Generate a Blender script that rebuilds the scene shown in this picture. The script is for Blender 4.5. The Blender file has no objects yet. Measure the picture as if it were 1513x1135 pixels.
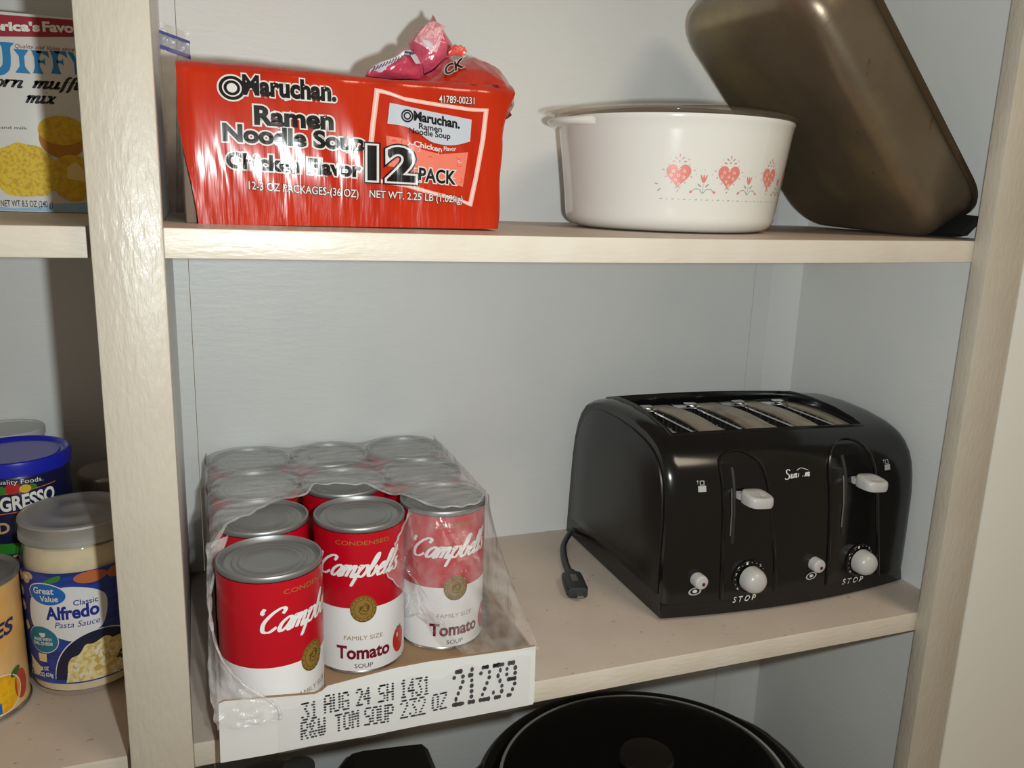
import bpy, bmesh, math, random
from mathutils import Vector, Matrix, noise
from mathutils.geometry import tessellate_polygon
PI = math.pi
random.seed(7)
scene = bpy.context.scene
COL = scene.collection

# ------------------------------------------------------------ camera
cam_d = bpy.data.cameras.new('camera')
cam = bpy.data.objects.new('camera', cam_d); COL.objects.link(cam)
_r = Vector((0.93804047, -0.34494152, 0.03309721))
_u = Vector((0.04683922, 0.22084848, 0.97418275))
_f = Vector((0.34334555, 0.9122726, -0.22332161))
CAM = Vector((0.01922593, -0.57066109, 0.39368978))
cam.matrix_world = Matrix(((_r.x, _u.x, -_f.x, CAM.x), (_r.y, _u.y, -_f.y, CAM.y), (_r.z, _u.z, -_f.z, CAM.z), (0, 0, 0, 1)))
cam_d.sensor_fit = 'HORIZONTAL'; cam_d.sensor_width = 36.0
cam_d.lens = 1240.467 / 1513 * 36.0
cam_d.clip_start = 0.01
scene.camera = cam

# ------------------------------------------------------------ light and exposure
world = bpy.data.worlds.new('room'); scene.world = world; world.use_nodes = True
world.node_tree.nodes['Background'].inputs[0].default_value = (1.0, 0.80, 0.56, 1)
world.node_tree.nodes['Background'].inputs[1].default_value = 0.19
# the phone's flash, a hand's width right of the lens
fl_d = bpy.data.lights.new('phone_flash', 'SPOT'); fl = bpy.data.objects.new('phone_flash', fl_d); COL.objects.link(fl)
fl.location = (0.080, -0.530, 0.388)
fl_d.energy = 13.2; fl_d.color = (0.93, 1.0, 1.0); fl_d.shadow_soft_size = 0.008
fl_d.spot_size = math.radians(165); fl_d.spot_blend = 1.0
fl.rotation_euler = (Vector((0.50, 0.2, 0.33)) - fl.location).to_track_quat('-Z', 'Y').to_euler()
# the room's ceiling lamp, behind and to the right of the photographer
cl_d = bpy.data.lights.new('ceiling_lamp', 'AREA'); cl = bpy.data.objects.new('ceiling_lamp', cl_d); COL.objects.link(cl)
cl.location = (0.95, -1.25, 1.75); cl_d.shape = 'DISK'; cl_d.size = 0.7
cl_d.energy = 11.0; cl_d.color = (1.0, 0.84, 0.64)
cl.rotation_euler = (Vector((0.4, 0.0, 0.3)) - cl.location).to_track_quat('-Z', 'Y').to_euler()
vs = scene.view_settings
vs.view_transform = 'Standard'; vs.look = 'None'; vs.gamma = 1.0; vs.exposure = 0.0; vs.use_curve_mapping = False

# ------------------------------------------------------------ materials
def srgb(r, g, b):
    f = lambda c: (c / 255 / 12.92) if c / 255 <= .04045 else ((c / 255 + .055) / 1.055) ** 2.4
    return (f(r), f(g), f(b))
MATS = {}
def mat(name, col, rough=.5, metal=0., spec=.5, coat=0., bump=None, mottle=None, trans=0., alpha=None, aniso=None):
    """bump=(scale xyz, strength, distance, detail[, z low, z high, top share]); mottle=(scale xyz, colour, low, high)"""
    if name in MATS: return MATS[name]
    m = bpy.data.materials.new(name); m.use_nodes = True; MATS[name] = m
    nt = m.node_tree; b = nt.nodes['Principled BSDF']
    b.inputs['Base Color'].default_value = (*col, 1); b.inputs['Roughness'].default_value = rough
    b.inputs['Metallic'].default_value = metal; b.inputs['Specular IOR Level'].default_value = spec
    b.inputs['Coat Weight'].default_value = coat; b.inputs['Coat Roughness'].default_value = .06
    tc = None
    def coords(scale):
        nonlocal tc
        if tc is None: tc = nt.nodes.new('ShaderNodeTexCoord')
        mp = nt.nodes.new('ShaderNodeMapping'); mp.inputs['Scale'].default_value = scale
        nt.links.new(tc.outputs['Object'], mp.inputs['Vector']); return mp.outputs[0]
    if mottle:
        for k, (sc, c2, lo, hi) in enumerate(mottle if isinstance(mottle, list) else [mottle]):
            n = nt.nodes.new('ShaderNodeTexNoise'); n.inputs['Scale'].default_value = 1; n.inputs['Detail'].default_value = 5
            nt.links.new(coords(sc), n.inputs['Vector'])
            rp = nt.nodes.new('ShaderNodeMapRange'); rp.inputs['From Min'].default_value = lo; rp.inputs['From Max'].default_value = hi
            nt.links.new(n.outputs['Fac'], rp.inputs['Value'])
            mx = nt.nodes.new('ShaderNodeMix'); mx.data_type = 'RGBA'
            nt.links.new(rp.outputs[0], mx.inputs[0])
            prev = b.inputs['Base Color'].links[0].from_socket if b.inputs['Base Color'].links else None
            if prev: nt.links.new(prev, mx.inputs[6])
            else: mx.inputs[6].default_value = (*col, 1)
            mx.inputs[7].default_value = (*c2, 1)
            nt.links.new(mx.outputs[2], b.inputs['Base Color'])
    if bump:
        last = None
        for sc, st, dist, det, *fade in (bump if isinstance(bump, list) else [bump]):
            n = nt.nodes.new('ShaderNodeTexNoise'); n.inputs['Scale'].default_value = 1; n.inputs['Detail'].default_value = det
            nt.links.new(coords(sc), n.inputs['Vector'])
            bp = nt.nodes.new('ShaderNodeBump'); bp.inputs['Strength'].default_value = st; bp.inputs['Distance'].default_value = dist
            nt.links.new(n.outputs['Fac'], bp.inputs['Height'])
            if fade:                                    # wrinkles that die out towards the top
                sx = nt.nodes.new('ShaderNodeSeparateXYZ'); nt.links.new(tc.outputs['Object'], sx.inputs[0])
                fr = nt.nodes.new('ShaderNodeMapRange'); fr.inputs['From Min'].default_value = fade[0]; fr.inputs['From Max'].default_value = fade[1]
                fr.inputs['To Min'].default_value = st; fr.inputs['To Max'].default_value = st * fade[2]
                nt.links.new(sx.outputs[2], fr.inputs['Value']); nt.links.new(fr.outputs[0], bp.inputs['Strength'])
            if last: nt.links.new(last, bp.inputs['Normal'])
            last = bp.outputs[0]
        nt.links.new(last, b.inputs['Normal']); nt.links.new(last, b.inputs['Coat Normal'])
    return m
def film_mat(name, haze, haze_col, gloss=.12, bump=(160, .5, .002), tint=(1, 1, 1), vary=True, ior=1.45, stretch=None):
    """clear plastic or glass: transparent body, a little haze, a fresnel shine"""
    if name in MATS: return MATS[name]
    m = bpy.data.materials.new(name); m.use_nodes = True; MATS[name] = m
    nt = m.node_tree; nt.nodes.remove(nt.nodes['Principled BSDF']); out = nt.nodes['Material Output']
    tr = nt.nodes.new('ShaderNodeBsdfTransparent'); tr.inputs[0].default_value = (*tint, 1)
    df = nt.nodes.new('ShaderNodeBsdfDiffuse'); df.inputs[0].default_value = (*haze_col, 1)
    gl = nt.nodes.new('ShaderNodeBsdfGlossy'); gl.inputs['Roughness'].default_value = gloss
    tc = nt.nodes.new('ShaderNodeTexCoord')
    n = nt.nodes.new('ShaderNodeTexNoise'); n.inputs['Scale'].default_value = bump[0]; n.inputs['Detail'].default_value = 6
    src = tc.outputs['Object']
    if stretch:                                         # pulled into long folds: (turn about z, scale xyz)
        mp = nt.nodes.new('ShaderNodeMapping'); mp.inputs['Rotation'].default_value = stretch[0]; mp.inputs['Scale'].default_value = stretch[1]
        nt.links.new(src, mp.inputs['Vector']); src = mp.outputs[0]
    nt.links.new(src, n.inputs['Vector'])
    m1 = nt.nodes.new('ShaderNodeMixShader'); m2 = nt.nodes.new('ShaderNodeMixShader')
    if vary:
        n2 = nt.nodes.new('ShaderNodeTexNoise'); n2.inputs['Scale'].default_value = 60; n2.inputs['Detail'].default_value = 8
        nt.links.new(src, n2.inputs['Vector'])
        mr = nt.nodes.new('ShaderNodeMapRange'); mr.inputs['From Min'].default_value = .35; mr.inputs['From Max'].default_value = .75
        mr.inputs['To Min'].default_value = haze * .45; mr.inputs['To Max'].default_value = min(.9, haze * 2.2)
        nt.links.new(n2.outputs['Fac'], mr.inputs['Value']); nt.links.new(mr.outputs[0], m1.inputs[0])
    else: m1.inputs[0].default_value = haze
    nt.links.new(tr.outputs[0], m1.inputs[1]); nt.links.new(df.outputs[0], m1.inputs[2])
    bp = nt.nodes.new('ShaderNodeBump'); bp.inputs['Strength'].default_value = bump[1]; bp.inputs['Distance'].default_value = bump[2]
    nt.links.new(n.outputs['Fac'], bp.inputs['Height']); nt.links.new(bp.outputs[0], gl.inputs['Normal'])
    lw = nt.nodes.new('ShaderNodeLayerWeight'); lw.inputs['Blend'].default_value = .5; nt.links.new(bp.outputs[0], lw.inputs['Normal'])
    pw = nt.nodes.new('ShaderNodeMath'); pw.operation = 'POWER'; pw.inputs[1].default_value = 4.0 if vary else 5.0; nt.links.new(lw.outputs['Facing'], pw.inputs[0])
    f0 = ((ior - 1) / (ior + 1)) ** 2
    ma = nt.nodes.new('ShaderNodeMath'); ma.operation = 'MULTIPLY_ADD'; ma.inputs[1].default_value = (1 - f0) * (.9 if vary else .8); ma.inputs[2].default_value = f0; nt.links.new(pw.outputs[0], ma.inputs[0])
    fac = ma
    if not vary:                                        # solid glass: only the outer face shines
        ge = nt.nodes.new('ShaderNodeNewGeometry'); iv = nt.nodes.new('ShaderNodeMath'); iv.operation = 'SUBTRACT'; iv.inputs[0].default_value = 1.0
        nt.links.new(ge.outputs['Backfacing'], iv.inputs[1]); fac = nt.nodes.new('ShaderNodeMath'); fac.operation = 'MULTIPLY'
        nt.links.new(ma.outputs[0], fac.inputs[0]); nt.links.new(iv.outputs[0], fac.inputs[1])
    nt.links.new(fac.outputs[0], m2.inputs[0]); nt.links.new(m1.outputs[0], m2.inputs[1]); nt.links.new(gl.outputs[0], m2.inputs[2])
    nt.links.new(m2.outputs[0], out.inputs[0])
    return m

wall_paint = mat('white wall paint', (.73, .735, .71), .42, bump=[((60, 60, 260), .25, .0012, 4), ((25, 25, 25), .15, .002, 3)], mottle=((9, 9, 9), (.69, .70, .69), .4, .7))
cream_paint = mat('cream gloss paint', (.52, .47, .39),   .40, coat=.12, bump=[((330, 330, 90), .55, .0011, 4), ((60, 60, 30), .25, .002, 3)], mottle=((14, 14, 14), (.49, .44, .36), .4, .7))
edge_paint = mat('cream edge paint', (.66, .60, .51), .36, coat=.2, bump=[((70, 300, 330), .45, .0011, 4)], mottle=[((20, 20, 20), (.62, .55, .45), .4, .7), ((75, 75, 160), (.24, .14, .07), .735, .76)])
shelf_paint = mat('tan shelf paint', (.60, .505, .425), .5, bump=((90, 300, 90), .15, .001, 4), mottle=[((12, 12, 12), (.56, .465, .385), .4, .65), ((120, 160, 120), (.30, .25, .20), .66, .74)])
outer_paint = mat('off white room paint', (.80, .79, .74), .55, bump=((80, 80, 80), .15, .001, 3))
black_gloss = mat('black gloss plastic', (.006, .006, .006), .16, spec=.5)
black_satin = mat('black satin plastic', (.009, .009, .009), .33)
black_matte = mat('black matte', (.012, .012, .012), .6)
white_plastic = mat('light grey plastic', (.50, .495, .48), .3)
steel = mat('steel', (.55, .54, .52), .28, 1.)
tin = mat('tin can lid', (.33, .33, .325), .42, .75, bump=((60, 900, 60), .08, .0004, 3))
tin_bright = mat('tin rim', (.62, .61, .58), .25, 1.)

# ------------------------------------------------------------ mesh helpers
class MB:
    def __init__(s): s.v = []; s.f = []; s.m = []
    def add(s, verts, faces, mi=0):
        o = len(s.v); s.v += [tuple(p) for p in verts]; s.f += [tuple(i + o for i in f) for f in faces]; s.m += [mi] * len(faces)
        return s
    def grid(s, fn, nu, nv, mi=0, closeu=False, flip=False, skip=None):
        W = nu if closeu else nu + 1
        V = [fn(i / nu, j / nv) for j in range(nv + 1) for i in range(W)]; F = []
        for j in range(nv):
            for i in range(nu):
                if skip and skip(i, j): continue
                a = j * W + i; b = j * W + (i + 1) % W; c = (j + 1) * W + (i + 1) % W; d = (j + 1) * W + i
                F.append((a, d, c, b) if flip else (a, b, c, d))
        return s.add(V, F, mi)
    def box(s, x0, x1, y0, y1, z0, z1, mi=0, bev=0., seg=2):
        bm = bmesh.new(); bmesh.ops.create_cube(bm, size=1)
        for v in bm.verts: v.co = Vector(((x0 + x1) / 2 + v.co.x * (x1 - x0), (y0 + y1) / 2 + v.co.y * (y1 - y0), (z0 + z1) / 2 + v.co.z * (z1 - z0)))
        if bev > 0: bmesh.ops.bevel(bm, geom=list(bm.edges), offset=bev, segments=seg, profile=.5, affect='EDGES')
        return s.bm(bm, mi)
    def bm(s, bm, mi=0, fn=None):
        bm.verts.ensure_lookup_table(); bm.verts.index_update()
        V = [(fn(v.co) if fn else v.co.copy()) for v in bm.verts]; F = [tuple(v.index for v in f.verts) for f in bm.faces]
        bm.free(); return s.add(V, F, mi)
    def lathe(s, prof, c=(0, 0, 0), n=48, mi=0, sx=1., sy=1., cap0=True, cap1=True):
        cx, cy, cz = c
        V = []
        for r, z in prof:
            for i in range(n):
                a = 2 * PI * i / n; V.append((cx + r * sx * math.cos(a), cy + r * sy * math.sin(a), cz + z))
        F = []
        for j in range(len(prof) - 1):
            for i in range(n):
                a = j * n + i; b = j * n + (i + 1) % n; F.append((a, b, b + n, a + n))
        if cap0: F.append(tuple(range(n - 1, -1, -1)))
        if cap1: F.append(tuple((len(prof) - 1) * n + i for i in range(n)))
        return s.add(V, F, mi)
    def tube(s, pts, r, n=8, mi=0, closed=False, flat=1., cap=True):
        pts = [Vector(p) for p in pts]; N = len(pts); V = []; F = []
        up = Vector((0, 0, 1)); prev = None
        for k, p in enumerate(pts):
            if closed: t = pts[(k + 1) % N] - pts[k - 1]
            else: t = pts[min(k + 1, N - 1)] - pts[max(k - 1, 0)]
            t.normalize()
            if prev is None:
                a = t.cross(up)
                if a.length < .1: a = t.cross(Vector((1, 0, 0)))
            else: a = prev - t * prev.dot(t)
            a.normalize(); prev = a; b = t.cross(a)
            rr = r[k] if isinstance(r, (list, tuple)) else r
            for i in range(n):
                q = 2 * PI * i / n; V.append(p + a * math.cos(q) * rr + b * math.sin(q) * rr * flat)
        for k in range(N if closed else N - 1):
            for i in range(n):
                a = k * n + i; b = k * n + (i + 1) % n; k2 = ((k + 1) % N) * n
                F.append((a, b, k2 + (i + 1) % n, k2 + i))
        if not closed and cap: F += [tuple(range(n - 1, -1, -1)), tuple((N - 1) * n + i for i in range(n))]
        return s.add(V, F, mi)
    def prism(s, poly, fn0, fn1, mi=0, side=None, cap0=True, cap1=True):
        """poly: 2D outline; fn0/fn1 map a 2D point to the two faces"""
        tri = tessellate_polygon([[Vector((p[0], p[1], 0)) for p in poly]]); n = len(poly)
        V = [fn0(*p) for p in poly] + [fn1(*p) for p in poly]
        if cap0: s.add(V[:n], [tuple(t) for t in tri], mi)
        if cap1: s.add(V[n:], [tuple(reversed(t)) for t in tri], mi)
        return s.add(V, [(i, (i + 1) % n, n + (i + 1) % n, n + i) for i in range(n)], mi if side is None else side)
    def build(s, name, mats, parent=None, sharp=40, loc=None, merge=1e-6, recalc=True):
        me = bpy.data.meshes.new(name); me.from_pydata(s.v, [], s.f)
        mats = mats if isinstance(mats, (list, tuple)) else [mats]
        for m in mats: me.materials.append(m)
        me.polygons.foreach_set('material_index', s.m)
        bm = bmesh.new(); bm.from_mesh(me)
        if merge: bmesh.ops.remove_doubles(bm, verts=bm.verts, dist=merge)
        if recalc: bmesh.ops.recalc_face_normals(bm, faces=bm.faces)
        bm.to_mesh(me); bm.free()
        me.polygons.foreach_set('use_smooth', [True] * len(me.polygons))
        if sharp is not None: me.set_sharp_from_angle(angle=math.radians(sharp))
        o = bpy.data.objects.new(name, me); COL.objects.link(o)
        if parent: o.parent = parent
        if loc: o.location = loc
        return o
def tag(o, label=None, cat=None, group=None, kind=None):
    if label: o['label'] = label
    if cat: o['category'] = cat
    if group: o['group'] = group
    if kind: o['kind'] = kind
    return o
def thing(name, label, cat, loc=(0, 0, 0), rz=0., group=None):
    o = bpy.data.objects.new(name, None); COL.objects.link(o); o.location = loc; o.rotation_euler = (0, 0, rz)
    o.empty_display_size = .02
    return tag(o, label, cat, group)
def dup(root, loc, rz, label, group=None):
    r = root.copy(); COL.objects.link(r); r.location = loc; r.rotation_euler = (0, 0, rz); r['label'] = label
    if group: r['group'] = group
    for ch in list(root.children):
        c = ch.copy(); COL.objects.link(c); c.parent = r
        for g in ch.children:
            d = g.copy(); COL.objects.link(d); d.parent = c
    return r
def crom(pts, k=8, closed=False):
    n = len(pts); out = []
    g = lambda i: pts[i % n] if closed else pts[max(0, min(n - 1, i))]
    for i in range(n if closed else n - 1):
        p0, p1, p2, p3 = g(i - 1), g(i), g(i + 1), g(i + 2)
        for j in range(k):
            t = j / k
            out.append(tuple(.5 * (2 * b + (c - a) * t + (2 * a - 5 * b + 4 * c - d) * t * t + (3 * b - a - 3 * c + d) * t ** 3) for a, b, c, d in zip(p0, p1, p2, p3)))
    if not closed: out.append(tuple(pts[-1]))
    return out

# ------------------------------------------------------------ printed artwork (flat shapes and lettering mapped onto a surface)
_txt = {}
def text_mesh(body, offset=0., shear=0.):
    key = (body, offset, shear)
    if key not in _txt:
        cu = bpy.data.curves.new('lettering', 'FONT'); cu.body = body; cu.size = 1; cu.offset = offset; cu.shear = shear; cu.fill_mode = 'FRONT'; cu.resolution_u = 4
        ob = bpy.data.objects.new('lettering', cu); COL.objects.link(ob)
        dg = bpy.context.evaluated_depsgraph_get(); dg.update(); ev = ob.evaluated_get(dg); me = ev.to_mesh()
        V = [(v.co.x, v.co.y) for v in me.vertices]; F = [tuple(p.vertices) for p in me.polygons]
        ev.to_mesh_clear(); bpy.data.objects.remove(ob); bpy.data.curves.remove(cu)
        _txt[key] = (V, F)
    return _txt[key]
def _cap():
    V, F = text_mesh('H'); return max(v[1] for v in V)
GLY = {  # pen strokes of a slanted script, x-height 1
 'C': (1.45, [[(1.35, 1.35), (1.45, 1.65), (1.1, 1.8), (.55, 1.45), (.15, .75), (.3, .1), (.8, 0), (1.25, .35)], [(-.2, 1.85), (-.28, 1.55), (-.1, 1.4)]]),
 'a': (1.05, [[(.85, .85), (.55, 1.0), (.15, .65), (.08, .2), (.28, 0), (.6, .25), (.85, .8)], [(.9, 1.0), (.78, .3), (.88, 0), (1.1, .2)]]),
 'm': (1.35, [[(-.05, .75), (.1, 1), (.12, .75), (.04, 0)], [(.08, .45), (.35, .95), (.5, .95), (.54, .7), (.46, 0)], [(.52, .5), (.8, .95), (.98, .95), (1.0, .7), (.92, .15), (1.05, 0), (1.3, .3)]]),
 'p': (.95, [[(-.05, .75), (.12, 1), (.12, .7), (-.1, -.85)], [(.08, .45), (.4, .95), (.7, .9), (.75, .45), (.5, .02), (.15, .1)]]),
 'b': (.85, [[(0, .3), (.35, 1.1), (.48, 1.6), (.38, 1.9), (.2, 1.5), (.06, .4), (.25, 0), (.55, .15), (.65, .65), (.5, .85)]]),
 'e': (.7, [[(.05, .4), (.45, .6), (.55, .85), (.35, 1.0), (.08, .55), (.15, .1), (.4, 0), (.75, .35)]]),
 'l': (.52, [[(0, .3), (.3, 1.1), (.42, 1.6), (.33, 1.9), (.17, 1.5), (.05, .35), (.2, 0), (.5, .35)]]),
 "'": (.35, [[(.3, 1.95), (.28, 1.7), (.15, 1.5)]]),
 's': (.6, [[(.45, .95), (.2, .95), (.2, .7), (.45, .4), (.35, .05), (.05, .05)]]),
 'o': (.95, [[(.5, 1.0), (.15, .8), (.05, .3), (.3, 0), (.65, .2), (.75, .7), (.5, 1.0)]]),
 'r': (.72, [[(-.05, .8), (.12, 1), (.12, .7), (.04, 0)], [(.08, .5), (.3, .9), (.55, 1.0), (.6, .85)]]),
 'n': (1.0, [[(-.05, .8), (.12, 1), (.12, .7), (.04, 0)], [(.08, .45), (.4, .95), (.62, .95), (.66, .7), (.58, .15), (.7, 0), (.9, .2)]]),
 'u': (1.0, [[(-.05, .8), (.1, 1), (.1, .6), (.06, .2), (.25, 0), (.55, .3), (.65, 1)], [(.66, 1), (.58, .2), (.7, 0), (.9, .25)]]),
 'f': (.6, [[(.58, 1.45), (.46, 1.62), (.32, 1.4), (.22, .6), (.15, -.2), (0, -.42)], [(.05, .95), (.6, .95)]]),
 'i': (.5, [[(-.02, .8), (.12, 1), (.12, .7), (.06, .2), (.18, 0), (.4, .25)], [(.2, 1.45), (.22, 1.5)]]),
 'x': (.9, [[(0, .85), (.2, 1), (.35, .5), (.5, 0), (.72, .2)], [(.7, 1), (.4, .55), (0, 0)]]),
 'c': (.8, [[(.6, .75), (.5, 1.0), (.15, .7), (.08, .2), (.3, 0), (.65, .3)]]),
 ' ': (.6, []),
}
D57 = {'0': '01110100011001110101110011000101110', '1': '00100011000010000100001000010001110', '2': '01110100010000100010001000100011111', '3': '11111000100010000010000011000101110',
 '4': '00010001100101010010111110001000010', '9': '01110100011000101111000010001001100', 'A': '01110100011000111111100011000110001', 'U': '10001100011000110001100011000101110',
 'G': '01110100011000010111100011000101111', 'S': '01111100001000001110000010000111110', 'H': '10001100011000111111100011000110001', 'R': '11110100011000111110101001001010001',
 '&': '01100100101010001000101011001001101', 'W': '10001100011000110101101011010101010', 'T': '11111001000010000100001000010000100', 'O': '01110100011000110001100011000101110',
 'M': '10001110111010110101100011000110001', 'P': '11110100011000111110100001000010000', 'Z': '11111000010001000100010001000011111'}
class Art:
    def __init__(s): s.items = []
    def poly(s, m, lift, *outs):
        vs = [Vector((p[0], p[1], 0)) for o in outs for p in o]
        tri = tessellate_polygon([[Vector((p[0], p[1], 0)) for p in o] for o in outs])
        s.items.append(([(v.x, v.y) for v in vs], [tuple(t) for t in tri], m, lift)); return s
    def ell(s, m, lift, c, rx, ry=None, n=28, rot=0., hole=None):
        ry = rx if ry is None else ry; ca, sa = math.cos(rot), math.sin(rot)
        E = lambda k: [(c[0] + k * rx * math.cos(2 * PI * i / n) * ca - k * ry * math.sin(2 * PI * i / n) * sa, c[1] + k * rx * math.cos(2 * PI * i / n) * sa + k * ry * math.sin(2 * PI * i / n) * ca) for i in range(n)]
        return s.poly(m, lift, E(1), E(hole)) if hole else s.poly(m, lift, E(1))
    def text(s, m, lift, body, p0, p1, h, bold=0., shear=0., out=None):
        """baseline p0 -> p1, capital height h; out=[(material, extra offset)] are wider copies laid underneath"""
        V0, F0 = text_mesh(body, 0., shear); x0 = min(v[0] for v in V0); w = max(v[0] for v in V0) - x0
        dx, dy = p1[0] - p0[0], p1[1] - p0[1]; k = h / _cap()
        lay = [(mm, bold + oo) for mm, oo in (out or [])] + [(m, bold)]
        for q, (mm, of) in enumerate(lay):
            V, F = text_mesh(body, of, shear)
            s.items.append(([(p0[0] + (v[0] - x0) / w * dx, p0[1] + (v[0] - x0) / w * dy + v[1] * k) for v in V], F, mm, lift + q)); 
        return s
    def stroke(s, m, lift, pts, w0, w1=None, tf=None, smooth=True, k=7):
        """pen stroke: thin sideways (w0), thick on downstrokes (w1)"""
        P = crom(pts, k) if smooth and len(pts) > 2 else [tuple(p) for p in pts]
        w1 = w0 if w1 is None else w1; L = []; R = []
        for i, p in enumerate(P):
            a = P[max(0, i - 1)]; b = P[min(len(P) - 1, i + 1)]; dx, dy = b[0] - a[0], b[1] - a[1]; d = math.hypot(dx, dy) or 1
            w = w0 + (w1 - w0) * abs(dy / d); 
            if i in (0, len(P) - 1): w *= .7
            L.append((p[0] - dy / d * w / 2, p[1] + dx / d * w / 2)); R.append((p[0] + dy / d * w / 2, p[1] - dx / d * w / 2))
        V = L + R; n = len(P)
        if tf: V = [tf(*q) for q in V]
        s.items.append((V, [(i + n, i + 1 + n, i + 1, i) for i in range(n - 1)], m, lift)); return s
    def script(s, m, lift, body, p0, p1, xh, w0=.1, w1=.3, slant=.35):
        tot = sum(GLY[c][0] for c in body); x = 0; dx, dy = (p1[0] - p0[0]) / tot, (p1[1] - p0[1]) / tot
        for c in body:
            for st in GLY[c][1]:
                s.stroke(m, lift, [(x + q[0], q[1]) for q in st], w0, w1, tf=lambda a, b: (p0[0] + (a + slant * b) * dx, p0[1] + a * dy + b * xh))
            x += GLY[c][0]
        return s
    def dots(s, m, lift, body, p0, p1, h, rx, ry):
        n = len(body); dx = (p1[0] - p0[0]) / (n * 5 + (n - 1) * 1.2 - 1); dy = (p1[1] - p0[1]) / max(1e-9, (p1[0] - p0[0]))
        for i, c in enumerate(body):
            for r in range(7):
                for q in range(5):
                    if D57[c][r * 5 + q] == '1':
                        x = p0[0] + (i * 6.2 + q) * dx
                        s.ell(m, lift, (x, p0[1] + (x - p0[0]) * dy + (6 - r) / 6 * h), rx * random.uniform(.85, 1.15), ry * random.uniform(.85, 1.15), n=8)
        return s
    def into(s, mb, mats, fn, cut=None, eps=.00014):
        for V, F, m, lift in s.items:
            if m not in mats: mats.append(m)
            bm = bmesh.new(); bv = [bm.verts.new((v[0], v[1], 0)) for v in V]
            for f in F:
                try: bm.faces.new([bv[i] for i in f])
                except ValueError: pass
            if cut and V:
                u0, u1 = min(v[0] for v in V), max(v[0] for v in V); k = math.floor(u0 / cut) + 1
                while k * cut < u1:
                    bmesh.ops.bisect_plane(bm, geom=bm.verts[:] + bm.edges[:] + bm.faces[:], plane_co=(k * cut, 0, 0), plane_no=(1, 0, 0)); k += 1
            mb.bm(bm, mats.index(m), lambda c, l=lift: fn(c.x, c.y, eps * l))
        return mb
    def build(s, name, fn, parent, cut=None, eps=.00014):
        mats = []; mb = MB(); s.into(mb, mats, fn, cut, eps)
        return mb.build(name, mats, parent, sharp=None, merge=0, recalc=False)
def cylmap(R, c=(0, 0, 0), a0=0., zr=None):
    """u = arc length, v = height; zr(v) gives the radius where it changes with height"""
    def fn(u, v, l):
        r = (zr(v) if zr else R) + l; a = u / R + a0
        return (c[0] + r * math.sin(a), c[1] - r * math.cos(a), c[2] + v)
    return fn
def ink(name, rgb, rough=.4, **k): return mat(name, srgb(*rgb), rough, **k)
WHITE = ink('white ink', (238, 236, 230)); BLACK = ink('black ink', (14, 13, 14))
# ============================================================ the setting
H = 0.3648; W = 0.6708; T = 0.019; TS = 0.0171; D = 0.2905; XR = 0.716; ZT = 0.80; ZB = -0.42
def struct(name, mb, mats, **k):
    o = mb.build(name, mats, **k); o['kind'] = 'structure'; return o
# back wall boards, with the thin seams the photo shows at both ends
mb = MB(); mb.box(-.42, .0098, D, D + .012, ZB, ZT); mb.box(.0104, .655, D, D + .012, ZB, ZT); mb.box(.6556, XR + .02, D, D + .012, ZB, ZT)
struct('wall_back', mb, wall_paint)
mb = MB(); mb.box(-.0375, -.0035, 0, D, ZB, ZT)
struct('wall_left', mb, wall_paint)
mb = MB(); mb.box(XR, XR + .012, 0, D, ZB, ZT)
struct('wall_right', mb, wall_paint)
mb = MB(); mb.box(-.0401, 0, -TS, -.0001, ZB, ZT, bev=.0012)          # painted post between the two bays
struct('trim_1', mb, cream_paint)
mb = MB(); mb.box(W, W + .0445, -TS, -.0001, ZB, ZT, bev=.0012)       # stile at the right end
struct('trim_2', mb, cream_paint)
mb = MB(); mb.box(W + .0445, W + .40, -TS - .001, .03, ZB, ZT)
struct('wall_front', mb, outer_paint)
# corner batten at the back right
mb = MB(); mb.prism([(.680, D), (.7165, D), (.7165, D - .012), (.7065, D - .008), (.7015, D - .0055)], lambda x, y: (x, y, ZB), lambda x, y: (x, y, ZT))
struct('trim_3', mb, wall_paint)
mb = MB(); mb.box(-.42, XR + .02, 0, D, ZT, ZT + .02); struct('light_block_top', mb, wall_paint)  # unseen panel, added on top to stop light leaking into the bays
mb = MB(); mb.box(-.42, XR + .02, -.09, D, ZB - .02, ZB); struct('floor', mb, shelf_paint)
mb = MB(); mb.box(-.43, -.42, -TS, D, ZB, ZT); struct('wall_side', mb, wall_paint)

def shelf(label, x0, x1, z, sag=0.):
    mb = MB(); n = 24
    s = lambda t: -sag * math.sin(PI * t)
    mb.grid(lambda u, v: (x0 + (x1 - x0) * u, .0008 + (D - .0009) * v, z + s(u)), n, 8, 0)                      # top
    mb.grid(lambda u, v: (x0 + (x1 - x0) * u, .0008 + (D - .0009) * v, z - T + s(u)), n, 8, 0, flip=True)
    prof = [(.0008, 0), (.0002, -.0003), (0, -.001), (0, -T + .001), (.0002, -T + .0003), (.0008, -T)]
    mb.grid(lambda u, v: (x0 + (x1 - x0) * u, prof[round(v * 5)][0], z + prof[round(v * 5)][1] + s(u)), n, 5, 1)
    for x in (x0, x1):
        t = 0 if x == x0 else 1
        mb.add([(x, q[0], z + q[1]) for q in prof] + [(x, D - .0001, z - T), (x, D - .0001, z)], [tuple(range(8))], 0 if t else 1)
    # chipped spots along the front edge
    o = mb.build('shelf_board', [shelf_paint, edge_paint], sharp=25, merge=1e-5)
    return tag(o, label, 'shelf')
sh_top = shelf('long cream shelf board carrying the noodle pack, white casserole and metal pan', -.0030, XR - .0010, H, .0022)
sh_low = shelf('long cream shelf board carrying the soup cans and black toaster', -.0030, XR - .0010, 0.)
sh_l1 = shelf('short cream shelf end under the muffin mix box, left of the post', -.4195, -.0437, H)
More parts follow.
